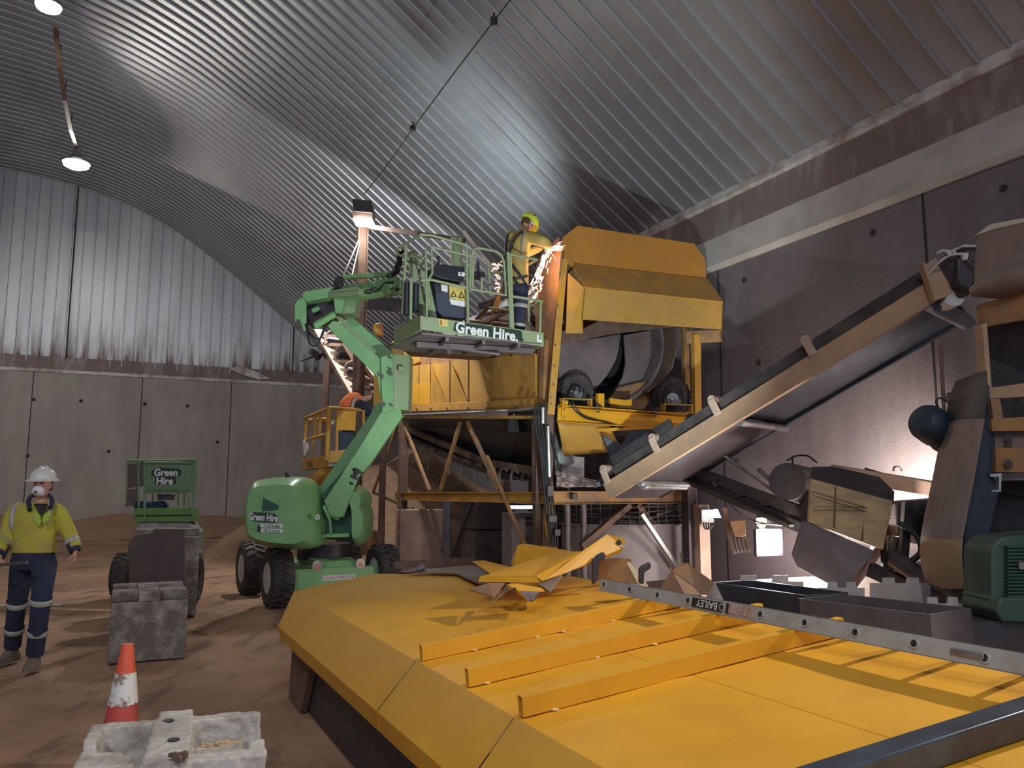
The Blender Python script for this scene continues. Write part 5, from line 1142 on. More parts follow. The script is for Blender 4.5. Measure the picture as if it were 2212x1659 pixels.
sheetthing([(1425, 1275), (1452, 1232), (1475, 1216), (1486, 1217), (1545, 1260), (1528, 1285), (1480, 1284)], [5.1]*4+[4.9]*3, .01, yellow_b, 'tan angular offcut with two small holes standing behind the ladder')
sheetthing([(1545, 1258), (1564, 1299), (1552, 1300), (1528, 1284)], 4.9, .01, galv, 'pale grey square offcut edge leaning on the tan angular offcut')
sheetthing([(1390, 1258), (1440, 1252), (1442, 1272), (1400, 1276)], 6.3, .02, rust, 'small rusty plate low behind the tan angular offcut')
# ------------------------------------------------------------------ left side of the hall
def jitter(o, amt, sc):
    for v in o.data.vertices: v.co += Vector((mn.noise(v.co*sc), mn.noise(v.co*sc+Vector((9, 0, 0))), mn.noise(v.co*sc+Vector((0, 9, 0)))))*amt
def grid_block(name, org, X, Yd, sx, sy, hts, xs, ys, zb, m, par=None, loc=None, bev=.012):
    """block whose top is a chequer of raised and sunk cells; org = near-left corner on the floor"""
    mb = MB()
    mb.box(org+X*sx/2+Yd*sy/2+Z*zb/2, (sx, sy, zb), (X, Yd, Z))
    for j in range(len(ys)-1):
        for i in range(len(xs)-1):
            h = hts[j][i]
            if h > 0: mb.box(org+X*(xs[i]+xs[i+1])/2+Yd*(ys[j]+ys[j+1])/2+Z*(zb+h/2-.001), (xs[i+1]-xs[i]+.0005, ys[j+1]-ys[j]+.0005, h), (X, Yd, Z))
    return mb.build(name, m, par, bevel=bev, smooth=0, loc=loc)
# mid block
b0 = Tz(232, 1435, 0); sxv = V
o = grid_block('concrete_block', b0, V, U, .70, 1.05, [[0, .09, 0], [.09, .09, .09], [0, .09, 0], [.09, .09, .09]], [0, .24, .44, .70], [0, .12, .45, .8, 1.05], .57, concrete, loc=b0)
tag(o, 'weathered brown interlocking concrete block with recessed top standing behind the traffic cone', 'concrete block')
b1 = Tz(280, 1345, 0)
mb = MB(); mb.slab([T(281, 1345, 10.3), T(276, 1185, 10.3), T(281, 1168, 10.3), T(292, 1155, 10.3), T(325, 1152, 10.3), T(335, 1142, 10.3), T(398, 1143, 10.3), T(396, 1350, 10.3)], V*.02+U*.12)
tag(mb.build('steel_plate', mat('dark_brown_plate', (.085, .06, .055), .6, .1, (.12, .085, .075), 3), loc=b1, bevel=.006), 'dark brown upright plate with a clipped corner between concrete block and green scissor lift', 'steel plate')
b2 = ground(T(285, 1300, 11.0))
o = grid_block('concrete_block', b2, V, U, .80, .8, [[0, .1, 0], [.1, .1, .1], [0, .1, 0]], [0, .28, .52, .80], [0, .2, .5, .8], 1.05, concrete, loc=b2)
tag(o, 'tall dusty concrete block hidden behind the dark upright plate, only its top showing', 'concrete block')
# foreground block
fb0 = Tz(200, 1563, .70); fx_ = Vector((.945, .33, 0)).normalized(); fy_ = Vector((.33, -.945, 0)).normalized()
fo_ = ground(fb0)
xs = [0, .05, .235, .39, .60, .66]; ys = [0, .075, .25, .36, .52, .60, .75, .95]
H_ = [[.08, .08, .08, .08, .08], [.08, .0, .085, .0, .0], [.05, .03, .08, .02, .03], [.05, .05, .085, .01, .06], [.06, .06, .08, .07, .07], [.06, .06, .05, .0, .0], [.05, .05, .05, .0, .0]]
o = thing('concrete_block', fo_, 'pale chipped concrete block with cross-shaped raised top at the bottom left corner', 'concrete block')
mb = MB(); mb.box(fo_+fx_*.33+fy_*.475+Z*.285, (.66, .95, .57), (fx_, fy_, Z))
for j in range(7):
    for i in range(5):
        h = H_[j][i]
        if h: mb.box(fo_+fx_*(xs[i]+xs[i+1])/2+fy_*(ys[j]+ys[j+1])/2+Z*(.57+(h+.05)/2-.002), (xs[i+1]-xs[i]+.001, ys[j+1]-ys[j]+.001, h+.05), (fx_, fy_, Z))
mb.box(fo_+fx_*.315-fy_*.05+Z*.64, (.135, .13, .12), (fx_, fy_, Z))
bb = mb.build('block_body', concrete_l, o, smooth=30)
rm = bb.modifiers.new('r', 'REMESH'); rm.mode = 'VOXEL'; rm.voxel_size = .008; rm.use_smooth_shade = True
tx = bpy.data.textures.new('chip', 'CLOUDS'); tx.noise_scale = .05; dp = bb.modifiers.new('d', 'DISPLACE'); dp.texture = tx; dp.strength = .018; dp.mid_level = .5; dp.texture_coords = 'LOCAL'
sm = bb.modifiers.new('s', 'SMOOTH'); sm.iterations = 2
mb = MB()
for px, py, z_ in ((364, 1555, .708), (375, 1596, .708)):
    c = Tz(px, py, z_); mb.cyl(c-Z*.02, c, .022, 20)
mb.build('lifting_hole', decal_k, o)
mb = MB(); c = Tz(385, 1634, .71)
for k in range(14):
    a = random.uniform(0, 6.28); r_ = random.uniform(0, .03); mb.sphere(c+Vector((r_*math.cos(a), r_*math.sin(a), random.uniform(-.01, .012))), random.uniform(.008, .016), 6)
mb.build('rusty_lifting_eye', rust, o)
cr2 = MB()
for k in range(240):
    a = fx_*random.gauss(.50, .045)+fy_*random.gauss(.24, .07); d_ = (a-(fx_*.50+fy_*.24)).length; cr2.sphere(fo_+a+Z*(.615+.03*random.random()-.2*d_), random.uniform(.006, .014), 6, (1, 1, .7))
tag(cr2.build('sand_crumbs', mat('tan_crumbs', (.50, .36, .22), .95), loc=fo_+fx_*.5+fy_*.25+Z*.65), 'tan crumbs of sand heaped in the right recess of the pale block', 'sand', kind='stuff')
# cone
cc = Tz(264, 1600, 0); cc = Vector((T(264, 1500, 5.15).x, 5.15, 0))
cn = thing('traffic_cone', cc, 'faded orange traffic cone with a torn white band beside the pale concrete block', 'traffic cone')
top = T(276, 1391, 5.15); axc = (top-cc)
def cone(nm, t0, t1, m, ex=0, jag=0):
    mb = MB(); n = 32; r0 = .135; r1 = .034; rows = []
    for k, t in enumerate((t0, (t0+t1)/2, t1)):
        rows.append([cc+axc*(t+(jag*mn.noise(Vector((i*.7, k, 0))) if k == 0 else 0))+Vector((math.cos(2*math.pi*i/n), math.sin(2*math.pi*i/n), 0))*(lerp(r0, r1, t)+ex) for i in range(n)])
    vs = [p for r in rows for p in r]; fs = [(k*n+i, k*n+(i+1) % n, (k+1)*n+(i+1) % n, (k+1)*n+i) for k in range(2) for i in range(n)]+[tuple(range(2*n, 3*n))]
    mb.add(vs, fs); return mb.build(nm, m, cn, smooth=60)
orange = mat('orange_plastic', (.75, .12, .05), .45, 0, (.66, .10, .05), 6); redp = mat('faded_red_plastic', (.55, .07, .05), .55, 0, (.34, .07, .07), 7, .45, .65)
cone('cone_body', .02, .55, redp); cone('cone_tip', .74, 1.0, orange); cone('reflective_band', .52, .77, mat('worn_white_band', (.72, .70, .66), .5, 0, (.28, .18, .13), 9, .52, .58), .003, .03)
mb = MB(); mb.box(cc+Z*.015, (.32, .32, .03)); mb.build('cone_base', redp, cn, bevel=.01)
mb = MB(); mb.path([Tz(-60, 1309, .02), Tz(45, 1307, .02), Tz(135, 1307, .02)], .018, 8)
tag(mb.build('steel_pipe', white, loc=Tz(45, 1307, .02)), 'thin pale pipe lying on the dirt floor behind the walking man', 'pipe')
# green scissor lift
YS = 12.9
gs = thing('scissor_lift', ground(T(350, 1300, YS)), 'green scissor lift with raised mesh basket parked behind the concrete blocks', 'scissor lift')
gcol = mat('mid_green_paint', (.13, .26, .12), .5, 0, (.17, .27, .15), 4, dust=(.28, .24, .18), dustamt=.4)
P('basket_sign', [(312, 1001), (418, 1003), (413, 1057), (312, 1056)], YS, .03, gcol, gs)
mb = MB().use(decal_dk); mb.pslab(rnd([(328, 1016), (345, 1011), (385, 1012), (391, 1020), (388, 1029), (378, 1031), (380, 1042), (374, 1047), (340, 1047), (333, 1042), (336, 1031), (327, 1027)], 2), YS-.012, .01)
mb.use(decal_w).text('Green', T(358.5, 1020.5, YS-.02), V*1.0-V*.0 if False else (1, 0, 0), Z, .155, .034, 0, sx=.92); mb.text('Hire', T(356, 1039, YS-.02), (1, 0, 0), Z, .155, .034, 0, sx=.92); mb.build('sign_lettering', None, gs, smooth=0)
mb = MB()
for a, b, ya, yb in (((274, 996), (424, 994), YS+.3, YS-.05), ((312, 999), (420, 1000), YS-.02, YS-.02), ((312, 1057), (420, 1058), YS-.02, YS-.02)): mb.cyl(T(*a, ya), T(*b, yb), .022, 8)
for x, y0, y1, Y in ((313, 998, 1125, YS), (418, 998, 1120, YS), (275, 998, 1090, YS+.3), (300, 996, 1095, YS+.1), (423, 994, 1050, YS-.05)): mb.cyl(T(x, y0, Y), T(x, y1, Y), .022, 8)
for x in (330, 346, 385, 398): mb.cyl(T(x, 1064, YS+.4), T(x, 1098, YS+.4), .014, 8)
mb.path(spline([T(313, 1110, YS), T(313, 1070, YS), T(320, 1062, YS), T(395, 1062, YS), T(407, 1070, YS), T(408, 1100, YS)], 4), .024, 8)
mb.build('basket_rail', gcol, gs)
mb = MB(); mb.pslab([(276, 1002), (311, 998), (311, 1050), (274, 1055)], [YS+.3, YS, YS, YS+.3], .01); mb.pslab([(272, 1058), (300, 1055), (300, 1092), (271, 1094)], [YS+.3, YS+.1, YS+.1, YS+.3], .01); mb.build('mesh_panel', mat('dusty_mesh', (.16, .13, .11), .8), gs)
P('control_box', [(338, 1067), (371, 1067), (369, 1080), (340, 1080)], YS+.1, .15, dark, gs, bevel=.01)
P('jacket_pile', rnd([(292, 1084), (310, 1082), (322, 1086), (345, 1082), (352, 1097), (292, 1098)], 3), YS+.1, .2, mat('navy_cloth', (.02, .03, .07), .9), gs, bevel=.01)
P('basket_floor', [(290, 1098), (416, 1096), (415, 1127), (288, 1128)], YS, .25, mat('leaf_green_paint', (.14, .30, .06), .5, 0, (.10, .22, .06), 4), gs, bevel=.006)
mb = MB(); mb.bar(T(292, 1114, YS-.01), T(414, 1113, YS-.01), .01, .02, Z); mb.build('floor_gap', decal_k, gs)
P('scissor_stack', [(298, 1127), (410, 1127), (425, 1150), (425, 1215), (296, 1215)], YS+.05, .3, galv, gs, bevel=.02)
P('chassis', [(272, 1190), (428, 1190), (430, 1240), (270, 1240)], YS, .2, gcol, gs, bevel=.02)
for px, Y in ((268, YS), (412, YS-.25)):
    q = ground(T(px, 1250, Y)); wheel(gs, q+Z*.36, Vector((1, .15, 0)), .36, .24, 'wheel', 18, greyst)
# yellow lift basket behind the boom
yb = thing('scissor_lift', ground(T(730, 1010, 14.80)), 'yellow lift basket with tube rails holding the man in the orange vest', 'lift basket')
mb = MB(); mb.pslab([(657, 990), (706, 983), (709, 1009), (653, 1015)], [16.28, 14.62, 14.62, 16.28], .03); mb.use(yellow_d); 
mb.build('toe_board', yellow_d, yb)
xd = (T(706, 1000, 14.62)-T(657, 1006, 16.28)).normalized()
mb = MB().use(mat('brown_lettering', (.12, .07, .03), .6)).text('FOSTER', T(669, 1003, 15.73), xd, Z, .155, .015, .0, sx=.9); mb.build('lettering', None, yb, smooth=0)
P('toe_board', [(709, 975), (800, 965), (800, 990), (709, 1000)], [14.62, 14.80, 14.80, 14.62], .03, yellow_d, yb)
P('basket_floor', [(653, 1015), (709, 1009), (800, 1005), (790, 1000), (700, 1000)], [16.28, 14.62, 14.62, 16.65, 16.65], .4, dark, yb)
def yp(*pts, r=.03):
    mb = MB(); mb.path([T(*p) for p in pts], r, 8); mb.build('rail', yellow_d, yb, smooth=60)
yp((660, 903, 16.28), (711, 881, 14.62), (770, 884, 14.80), (790, 888, 14.80)); yp((660, 903, 16.28), (656, 1000, 16.28)); yp((711, 881, 14.62), (706, 995, 14.62), r=.045); yp((661, 951, 16.28), (709, 937, 14.62)); yp((729, 884, 14.71), (727, 990, 14.71)); yp((785, 888, 14.80), (786, 980, 14.80)); yp((682, 895, 15.63), (680, 945, 15.63)); yp((692, 893, 15.36), (690, 942, 15.36)); yp((665, 930, 16.09), (668, 912, 16.09), (680, 906, 15.91), (706, 905, 15.73)); yp((677, 950, 15.82), (675, 978, 15.82)); yp((660, 905, 16.28), (730, 912, 16.65), r=.02)
P('guard_panel', [(729, 886), (769, 888), (767, 930), (727, 929)], 14.66, .03, yellow, yb)
P('control_box', [(730, 932), (764, 934), (762, 978), (732, 978)], 14.75, .2, teal, yb)
P('corner_pad', rnd([(654, 950), (662, 955), (663, 975), (657, 985), (655, 965)], 2), 16.19, .1, decal_w, yb); P('tag', [(713, 907), (721, 907), (720, 917), (713, 916)], 14.71, .01, decal_w, yb)
mb = MB(); mb.bar(T(672, 1045, 15.36), T(712, 1012, 15.17), .25, .15); mb.bar(T(672, 1045, 15.36), T(760, 1150, 15.17), .2, .2); mb.bar(T(760, 1150, 15.17), T(790, 1190, 15.17), .3, .3); mb.build('lift_arm', yellow_d, yb)
P('lift_base', [(740, 1150), (800, 1150), (800, 1200), (745, 1200)], 14.43, .8, yellow_b, yb, bevel=.02)
# things behind the screen
sp = MB(); n = 40; ctr = ground(T(880, 1040, 23)); vs = []
for j in range(n+1):
    for i in range(n+1):
        x = -5.5+11*i/n; y = -4.5+9*j/n; r_ = math.sqrt((x/5.5)**2+(y/4.5)**2); h = max(0, 1-r_)**.8*2.9
        g_ = ctr+Vector((x, y, h*(1+.12*mn.noise(Vector((x*.8, y*.8, 0))))+.06*mn.noise(Vector((x*2, y*2, 2)))-.02)); ex_ = g_.dot(V)-C0.dot(V)+.03; vs.append(g_-V*max(0, ex_))
sp.add(vs, [(j*(n+1)+i, j*(n+1)+i+1, (j+1)*(n+1)+i+1, (j+1)*(n+1)+i) for j in range(n) for i in range(n)])
tag(sp.build('sand_pile', sand_m, loc=ctr, smooth=60), 'high heap of brown sand against the far walls seen through the screen legs', 'sand heap', kind='stuff')
sp = MB(); vs = []
for j in range(21):
    for i in range(61):
        s = 2+26*i/60; d = 3.2*j/20; h = max(0, 1-d/3.2)**1.3*.75*(1+.35*mn.noise(Vector((s*.5, 0, 4)))); vs.append(HW(s, d, h+.05*mn.noise(Vector((s, d*2, 0)))-.01))
sp.add(vs, [(j*61+i, (j+1)*61+i, (j+1)*61+i+1, j*61+i+1) for j in range(20) for i in range(60)])
tag(sp.build('sand_bank', mat('tan_sand', (.34, .21, .135), .95, 0, (.27, .165, .105), 1.5, bump=.4, bscale=8), loc=HW(14, 1, 0), smooth=60), 'low bank of tan sand swept along the foot of the end wall', 'sand bank', kind='stuff')
mb = MB(); q = ground(T(905, 1180, 17.5)); mb.box(q+Z*.65, (.95, .35, 1.3), (V, U, Z)); tag(mb.build('concrete_pier', pink, loc=q, bevel=.02), 'pinkish dust-streaked concrete pier between the crossed steel braces', 'concrete pier')
for k in range(2):
    q = ground(T(1052, 1200, 18.8)); mb = MB(); mb.box(q+Z*(.42+k*.82), (.98, .9, .80), (V, U, Z)); tag(mb.build('concrete_block', mat('grey_concrete', (.24, .21, .20), .9, 0, (.16, .13, .12), 4, bump=.4, bscale=16), loc=q+Z*k*.82, bevel=.03), 'grey concrete block behind the screen legs, %s of the two stacked' % ('lower' if k == 0 else 'upper'), 'concrete block', 'stacked grey concrete blocks')
cb = thing('control_cabinet', ground(T(1128, 1170, 14.8)), 'grey control cabinet with four small switches behind the rusty screen post', 'cabinet')
q = ground(T(1128, 1170, 14.8)); mb = MB(); mb.box(q+Z*.65, (.62, .4, 1.3), (V, U, Z)); mb.build('cabinet_body', greyst, cb, bevel=.01)
for x, y in ((1138, 1120), (1146, 1120), (1138, 1132), (1146, 1132)):
    mb = MB(); p = onpl(x, y, q-U*.2, U); mb.box(p-U*.01, (.05, .03, .05), (V, U, Z)); mb.build('switch', decal_k, cb)
cs = thing('light_strip', T(1125, 1097, 16), 'small glowing strip light just under the lower yellow beam', 'lamp')
P('lamp_tube', [(1098, 1092), (1152, 1092), (1152, 1099), (1098, 1099)], 15.6, .05, mat('lit_strip', (1, 1, 1), .4, emit=(.95, .97, 1), estr=4), cs); P('lamp_body', [(1098, 1089), (1152, 1089), (1152, 1092), (1098, 1092)], 15.6, .06, dark, cs)
# crumpled liner lying on the lower beam by the conveyor foot
mb = MB(); vs = []
for j in range(9):
    for i in range(15):
        x = lerp(1202, 1290, i/14); y = lerp(1018+i*1.5, 1052, j/8); vs.append(T(x, y, 11.7+.25*j/8*0+.12*mn.noise(Vector((i*.6, j*.7, 0)))-.2*j/8))
mb.add(vs, [(j*15+i, j*15+i+1, (j+1)*15+i+1, (j+1)*15+i) for j in range(8) for i in range(14)])
ln = mb.build('crumpled_liner', mat('dusty_torn_liner', (.36, .28, .24), .8, 0, (.16, .11, .1), 9), loc=T(1240, 1050, 11.7), smooth=0); so = ln.modifiers.new('s', 'SOLIDIFY'); so.thickness = .01
tag(ln, 'crumpled dusty liner sheet resting on the lower beam at the conveyor foot', 'liner sheet')
# hanging lamps with their cable tray, and the slack wire
l2 = T(165, 352, 24); 
def lp(px, py, P_=None): return onpl(px, py, P_ or l2, V)
for px, py, lab in ((165, 352, 'glaring high-bay lamp nearer the end wall, below the cable tray end'), (105, 12, 'glaring high-bay lamp at the top left corner of the photo')):
    c = lp(px, py); hb_ = thing('high_bay_lamp', c, lab, 'ceiling lamp', 'high-bay lamps on the left'); r_ = 30/1776*c.y
    mb = MB(); mb.lathe([(.02, -r_*.45), (r_*.5, -r_*.42), (r_*.85, -r_*.25), (r_*.95, .0)], c, Z, 28, cap=True); mb.build('lamp_lens', mat('lit_high_bay_lens', (1, 1, 1), .4, emit=(1, .99, .93), estr=45), hb_)
    mb = MB(); mb.lathe([(r_*.96, -.01), (r_*1.0, .05), (r_*.4, .2), (.1, .35), (.1, .5), (.03, .52), (.03, .9)], c, Z, 28); mb.build('reflector', galv, hb_, fix=True)
tp_ = [lp(120, 60), lp(128, 140), lp(140, 215), lp(153, 280), lp(166, 318)]
ctt = thing('cable_tray', tp_[2], 'thin grey cable tray running between the two high-bay lamps', 'cable tray')
mb = MB()
for a, b in zip(tp_[:-1], tp_[1:]): mb.bar(a, b, .10, .05)
mb.build('tray', rust, ctt)
mb = MB()
for p in (tp_[1], tp_[2], tp_[3]): MB().bar(p, p+Z*.5, .02, .02).build('hanger_rod', dark, ctt)
w0 = T(892, 277, 14); wpt = [onpl(x, y, w0, V) for x, y in ((1125, -30), (1067, 45), (985, 152), (892, 277), (845, 345), (788, 418))]
wr = thing('suspended_wire', w0, 'thin dark wire with two small clamps strung below the vaulted roof', 'wire')
mb = MB(); mb.path(wpt, .011, 6); mb.build('wire', cable_m, wr)
for k in (1, 3):
    mb = MB(); mb.box(wpt[k], (.10, .10, .07)); mb.cyl(wpt[k], wpt[k]+Z*.12, .015, 6); mb.build('clamp', cable_m, wr)
# ------------------------------------------------------------------ people
skin = mat('skin', (.60, .33, .24), .55, 0, (.52, .27, .2), 12)
hivis = mat('hi_vis_yellow_cloth', (.50, .46, .05), .85, 0, (.42, .33, .09), 5, .45, .7, bump=.35, bscale=14)
hivis_d = mat('dirty_yellow_cloth', (.50, .36, .09), .85, 0, (.40, .27, .08), 5, bump=.35, bscale=14)
navy = mat('navy_work_cloth', (.018, .024, .055), .9, 0, (.03, .034, .06), 6, bump=.35, bscale=14)
reflect = mat('grey_reflective_tape', (.42, .41, .36), .45, 0, (.34, .31, .26), 9)
boot = mat('dusty_boot', (.12, .09, .07), .8, 0, (.2, .14, .1), 8)
def ell(mb, secs, n=20):       # secs: (centre, right vec * halfwidth, front vec * halfdepth)
    vs = []
    for c, a, b in secs:
        for i in range(n):
            t = 2*math.pi*i/n; vs.append(Vector(c)+a*math.cos(t)+b*math.sin(t))
    m = len(secs); mb.add(vs, [(k*n+i, k*n+(i+1) % n, (k+1)*n+(i+1) % n, (k+1)*n+i) for k in range(m-1) for i in range(n)]+[tuple(reversed(range(n))), tuple(range((m-1)*n, m*n))])
def limb(mb, pts, rs, k=5, n=14):
    P_ = spline(pts, k); R_ = [v.x for v in spline([Vector((r, 0, 0)) for r in rs], k)]; mb.path(P_, R_, n)
def vox(o, s, it=3):
    r = o.modifiers.new('r', 'REMESH'); r.mode = 'VOXEL'; r.voxel_size = s; r.use_smooth_shade = True
    m = o.modifiers.new('s', 'SMOOTH'); m.iterations = it; m.factor = .6
def hand(mb, w, d, pn, side, curl=.5, s=1.0):   # wrist, direction, palm normal, thumb side
    d = Vector(d).normalized(); pn = Vector(pn); pn = (pn-d*pn.dot(d)).normalized(); sd = d.cross(pn)*side
    ell(mb, [(w-d*.02, sd*.026*s, pn*.020*s), (w+d*.03*s, sd*.036*s, pn*.017*s), (w+d*.07*s, sd*.042*s, pn*.015*s), (w+d*.092*s, sd*.040*s, pn*.012*s)], 12)
    for i, ln in enumerate((.072, .080, .075, .058)):
        b = w+d*.086*s+sd*(.030-.020*i)*s; a = 0; p = b; pts = [b-d*.01*s, b]
        for seg in (.42, .33, .25):
            a += curl*(.75 if seg > .4 else 1.0); p = p+(d*math.cos(a)+pn*math.sin(a))*ln*seg*s; pts.append(p)
        mb.path(pts, [.0085*s, .0088*s, .0082*s, .0076*s, .0062*s], 8)
    b = w+d*.025*s+sd*.03*s; t1 = b+(sd*.75+d*.65+pn*.25).normalized()*.04*s; t2 = t1+(d*.8+pn*.55+sd*.15).normalized()*.032*s; t3 = t2+(d*.7+pn*.7-sd*.1).normalized()*.024*s
    mb.path([b-sd*.012, b, t1, t2, t3], [.012*s, .0115*s, .0105*s, .0095*s, .007*s], 8)
def head(mb, c, f, r, u, s=1.0):    # c = head centre, front, right, up
    ell(mb, [(c-u*.115*s+f*.045*s, r*.022*s, f*.02*s), (c-u*.10*s+f*.035*s, r*.042*s, f*.045*s), (c-u*.065*s+f*.02*s, r*.058*s, f*.072*s), (c-u*.02*s+f*.008*s, r*.069*s, f*.088*s), (c+u*.03*s, r*.075*s, f*.094*s), (c+u*.07*s-f*.004*s, r*.070*s, f*.086*s), (c+u*.10*s-f*.006*s, r*.050*s, f*.062*s), (c+u*.117*s-f*.006*s, r*.02*s, f*.025*s)], 20)
    ell(mb, [(c+u*.018*s+f*.085*s, r*.007*s, f*.008*s), (c-u*.005*s+f*.098*s, r*.010*s, f*.012*s), (c-u*.028*s+f*.102*s, r*.015*s, f*.015*s), (c-u*.036*s+f*.09*s, r*.010*s, f*.01*s)], 10)
    ell(mb, [(c-u*.062*s+f*.082*s, r*.022*s, f*.012*s), (c-u*.070*s+f*.084*s, r*.024*s, f*.012*s), (c-u*.078*s+f*.078*s, r*.018*s, f*.01*s)], 10)
    for k in (-1, 1): ell(mb, [(c+r*.070*k*s-u*.03*s, f*.010*s, r*.008*s), (c+r*.078*k*s-u*.0*s-f*.006*s, f*.018*s, r*.009*s), (c+r*.079*k*s+u*.022*s-f*.008*s, f*.014*s, r*.007*s)], 8)

def body(root, J, m_skin=skin, vs_=.008, hands=True, feet=True):
    """J: dict of joints; one continuous skin surface"""
    mb = MB(); r = J['right']; f = J['front']; u = Vector(J['head']-J['neck']).normalized()
    head(mb, J['head'], J['hfront'], J['hfront'].cross(u).normalized()*1, u)
    mb.path([J['neck']-u*.06, J['neck'], J['head']-u*.06], [.062, .055, .055], 14)
    ell(mb, [(J['pelvis']-Z*.06, r*.14, f*.09), (J['pelvis'], r*.155, f*.10), (J['waist'], r*.125, f*.085), (J['chest'], r*.15, f*.10), (J['chest'].lerp(J['neck'], .6), r*.13, f*.085), (J['neck']-u*.03, r*.06, f*.055)], 20)
    for k in 'lr':
        limb(mb, [J['sh'+k], J['el'+k], J['wr'+k]], [.05, .038, .024]); limb(mb, [J['hip'+k], J['kn'+k], J['an'+k]], [.075, .05, .036])
        if feet: mb.path([J['an'+k]-Z*.02, J['an'+k]-Z*.05+J['ft'+k]*.05, J['an'+k]-Z*.055+J['ft'+k]*.15], [.034, .035, .025], 10)
        if hands: hand(mb, J['wr'+k], J['hd'+k], J['pn'+k], J.get('ts'+k, 1), J.get('curl'+k, .5))
    o = mb.build('body', m_skin, root, smooth=60); vox(o, vs_, 2); return o
def garment(root, name, m, fn, vs_=.012, it=4):
    mb = MB(); fn(mb); o = mb.build(name, m, root, smooth=60); vox(o, vs_, it); return o
def band(root, name, m, p, d, r, w=.05, sq=(1, 1), n=24):
    d = Vector(d).normalized(); mb = MB(); mb.lathe([(r, -w/2), (r+.004, -w/2+.004), (r+.004, w/2-.004), (r, w/2)], p, d, n, cap=False); return mb.build(name, m, root, smooth=50)
def helmet(root, c, f, r, u, m, brim=True, s=1.0, vents=False):
    mb = MB(); secs = []
    for k in range(9):
        t = k/8*math.pi/2; secs.append((c+u*(.01+.115*math.sin(t))*s, r*.118*max(math.cos(t), .03)*s, f*.138*max(math.cos(t), .03)*s))
    ell(mb, [(c-u*.012*s, r*.118*s, f*.138*s)]+secs, 28)
    if brim: ell(mb, [(c-u*.014*s+f*.006, r*.148*s, f*.168*s), (c-u*.004*s+f*.006, r*.150*s, f*.170*s), (c+u*.006*s, r*.12*s, f*.14*s)], 32)
    for k in (-1, 0, 1): mb.path([c+f*.10*s+u*.075*s+r*k*.028*s, c+u*.128*s+r*k*.03*s, c-f*.10*s+u*.08*s+r*k*.028*s], [.008, .011, .008], 8)
    o = mb.build('helmet', m, root, smooth=50)
    if vents:
        mb = MB()
        for a, b, z_ in ((.085, -.06, .045), (.085, .06, .045), (-.085, -.06, .045), (-.085, .06, .045)): mb.sphere(c+r*a*1.05*s+f*b*s+u*z_*s, .018*s, 8)
        mb.build('vent', decal_k, o)
    return o
# --- man walking towards us on the left
Y1 = 7.95
def q(px, py, dy=0): return T(px, py, Y1+dy)
J = dict(right=Vector((-1, .08, 0)).normalized(), front=Vector((-.08, -1, 0)).normalized(), hfront=Vector((.10, -1, -.05)).normalized(), head=q(92, 1049), neck=q(88, 1083), chest=q(76, 1125), waist=q(74, 1172), pelvis=q(73, 1210),
         shr=q(32, 1112, .02), elr=q(14, 1158, -.02), wrr=q(-2, 1202, -.22), shl=q(124, 1112, .02), ell=q(150, 1152, .06), wrl=q(163, 1192, .02),
         hipr=q(50, 1222), knr=q(36, 1310, .12), anr=q(26, 1408, .30), hipl=q(96, 1222), knl=q(88, 1306, -.22), anl=q(75, 1414, -.10), ftr=Vector((-.15, -1, 0)), ftl=Vector((.1, -1, .05)),
         hdr=Vector((.15, -.5, -.85)), pnr=Vector((.6, -.3, .3)), hdl=Vector((-.05, -.1, -1)), pnl=Vector((-1, -.2, 0)), tsr=-1, tsl=-1, curlr=1.1, curll=.55)
zf = 0.05
for k in 'lr': J['an'+k].z = .10
m1 = thing('person', ground(q(60, 1430)), 'person walking towards us in white hard hat, dust mask, yellow and navy workwear', 'person')
body(m1, J, vs_=.007)
def shirt(mb):
    r = J['right']; f = J['front']
    ell(mb, [(q(73, 1194), r*.215, f*.14), (J['waist']+Z*.02, r*.21, f*.145), (q(75, 1140), r*.215, f*.15), (J['chest'], r*.215, f*.15), (q(79, 1104), r*.20, f*.125), (q(84, 1093), r*.13, f*.095), (q(88, 1086), r*.075, f*.07)], 24)
    limb(mb, [q(52, 1104, .02), J['shr']+Z*.01, J['elr'], J['wrr']+Z*.06], [.08, .085, .068, .052]); limb(mb, [q(106, 1103, .02), J['shl']+Z*.01, J['ell'], J['wrl']+Z*.04], [.08, .085, .068, .055])
garment(m1, 'shirt', hivis, shirt, .011)
def trous(mb):
    r = J['right']; f = J['front']
    ell(mb, [(q(73, 1188), r*.19, f*.125), (J['pelvis'], r*.215, f*.145), (q(73, 1230), r*.21, f*.14)], 24)
    for k in 'lr': limb(mb, [J['hip'+k]+Z*.03, J['kn'+k], J['an'+k]+Z*.05], [.115, .085, .078])
garment(m1, 'trousers', navy, trous, .011)
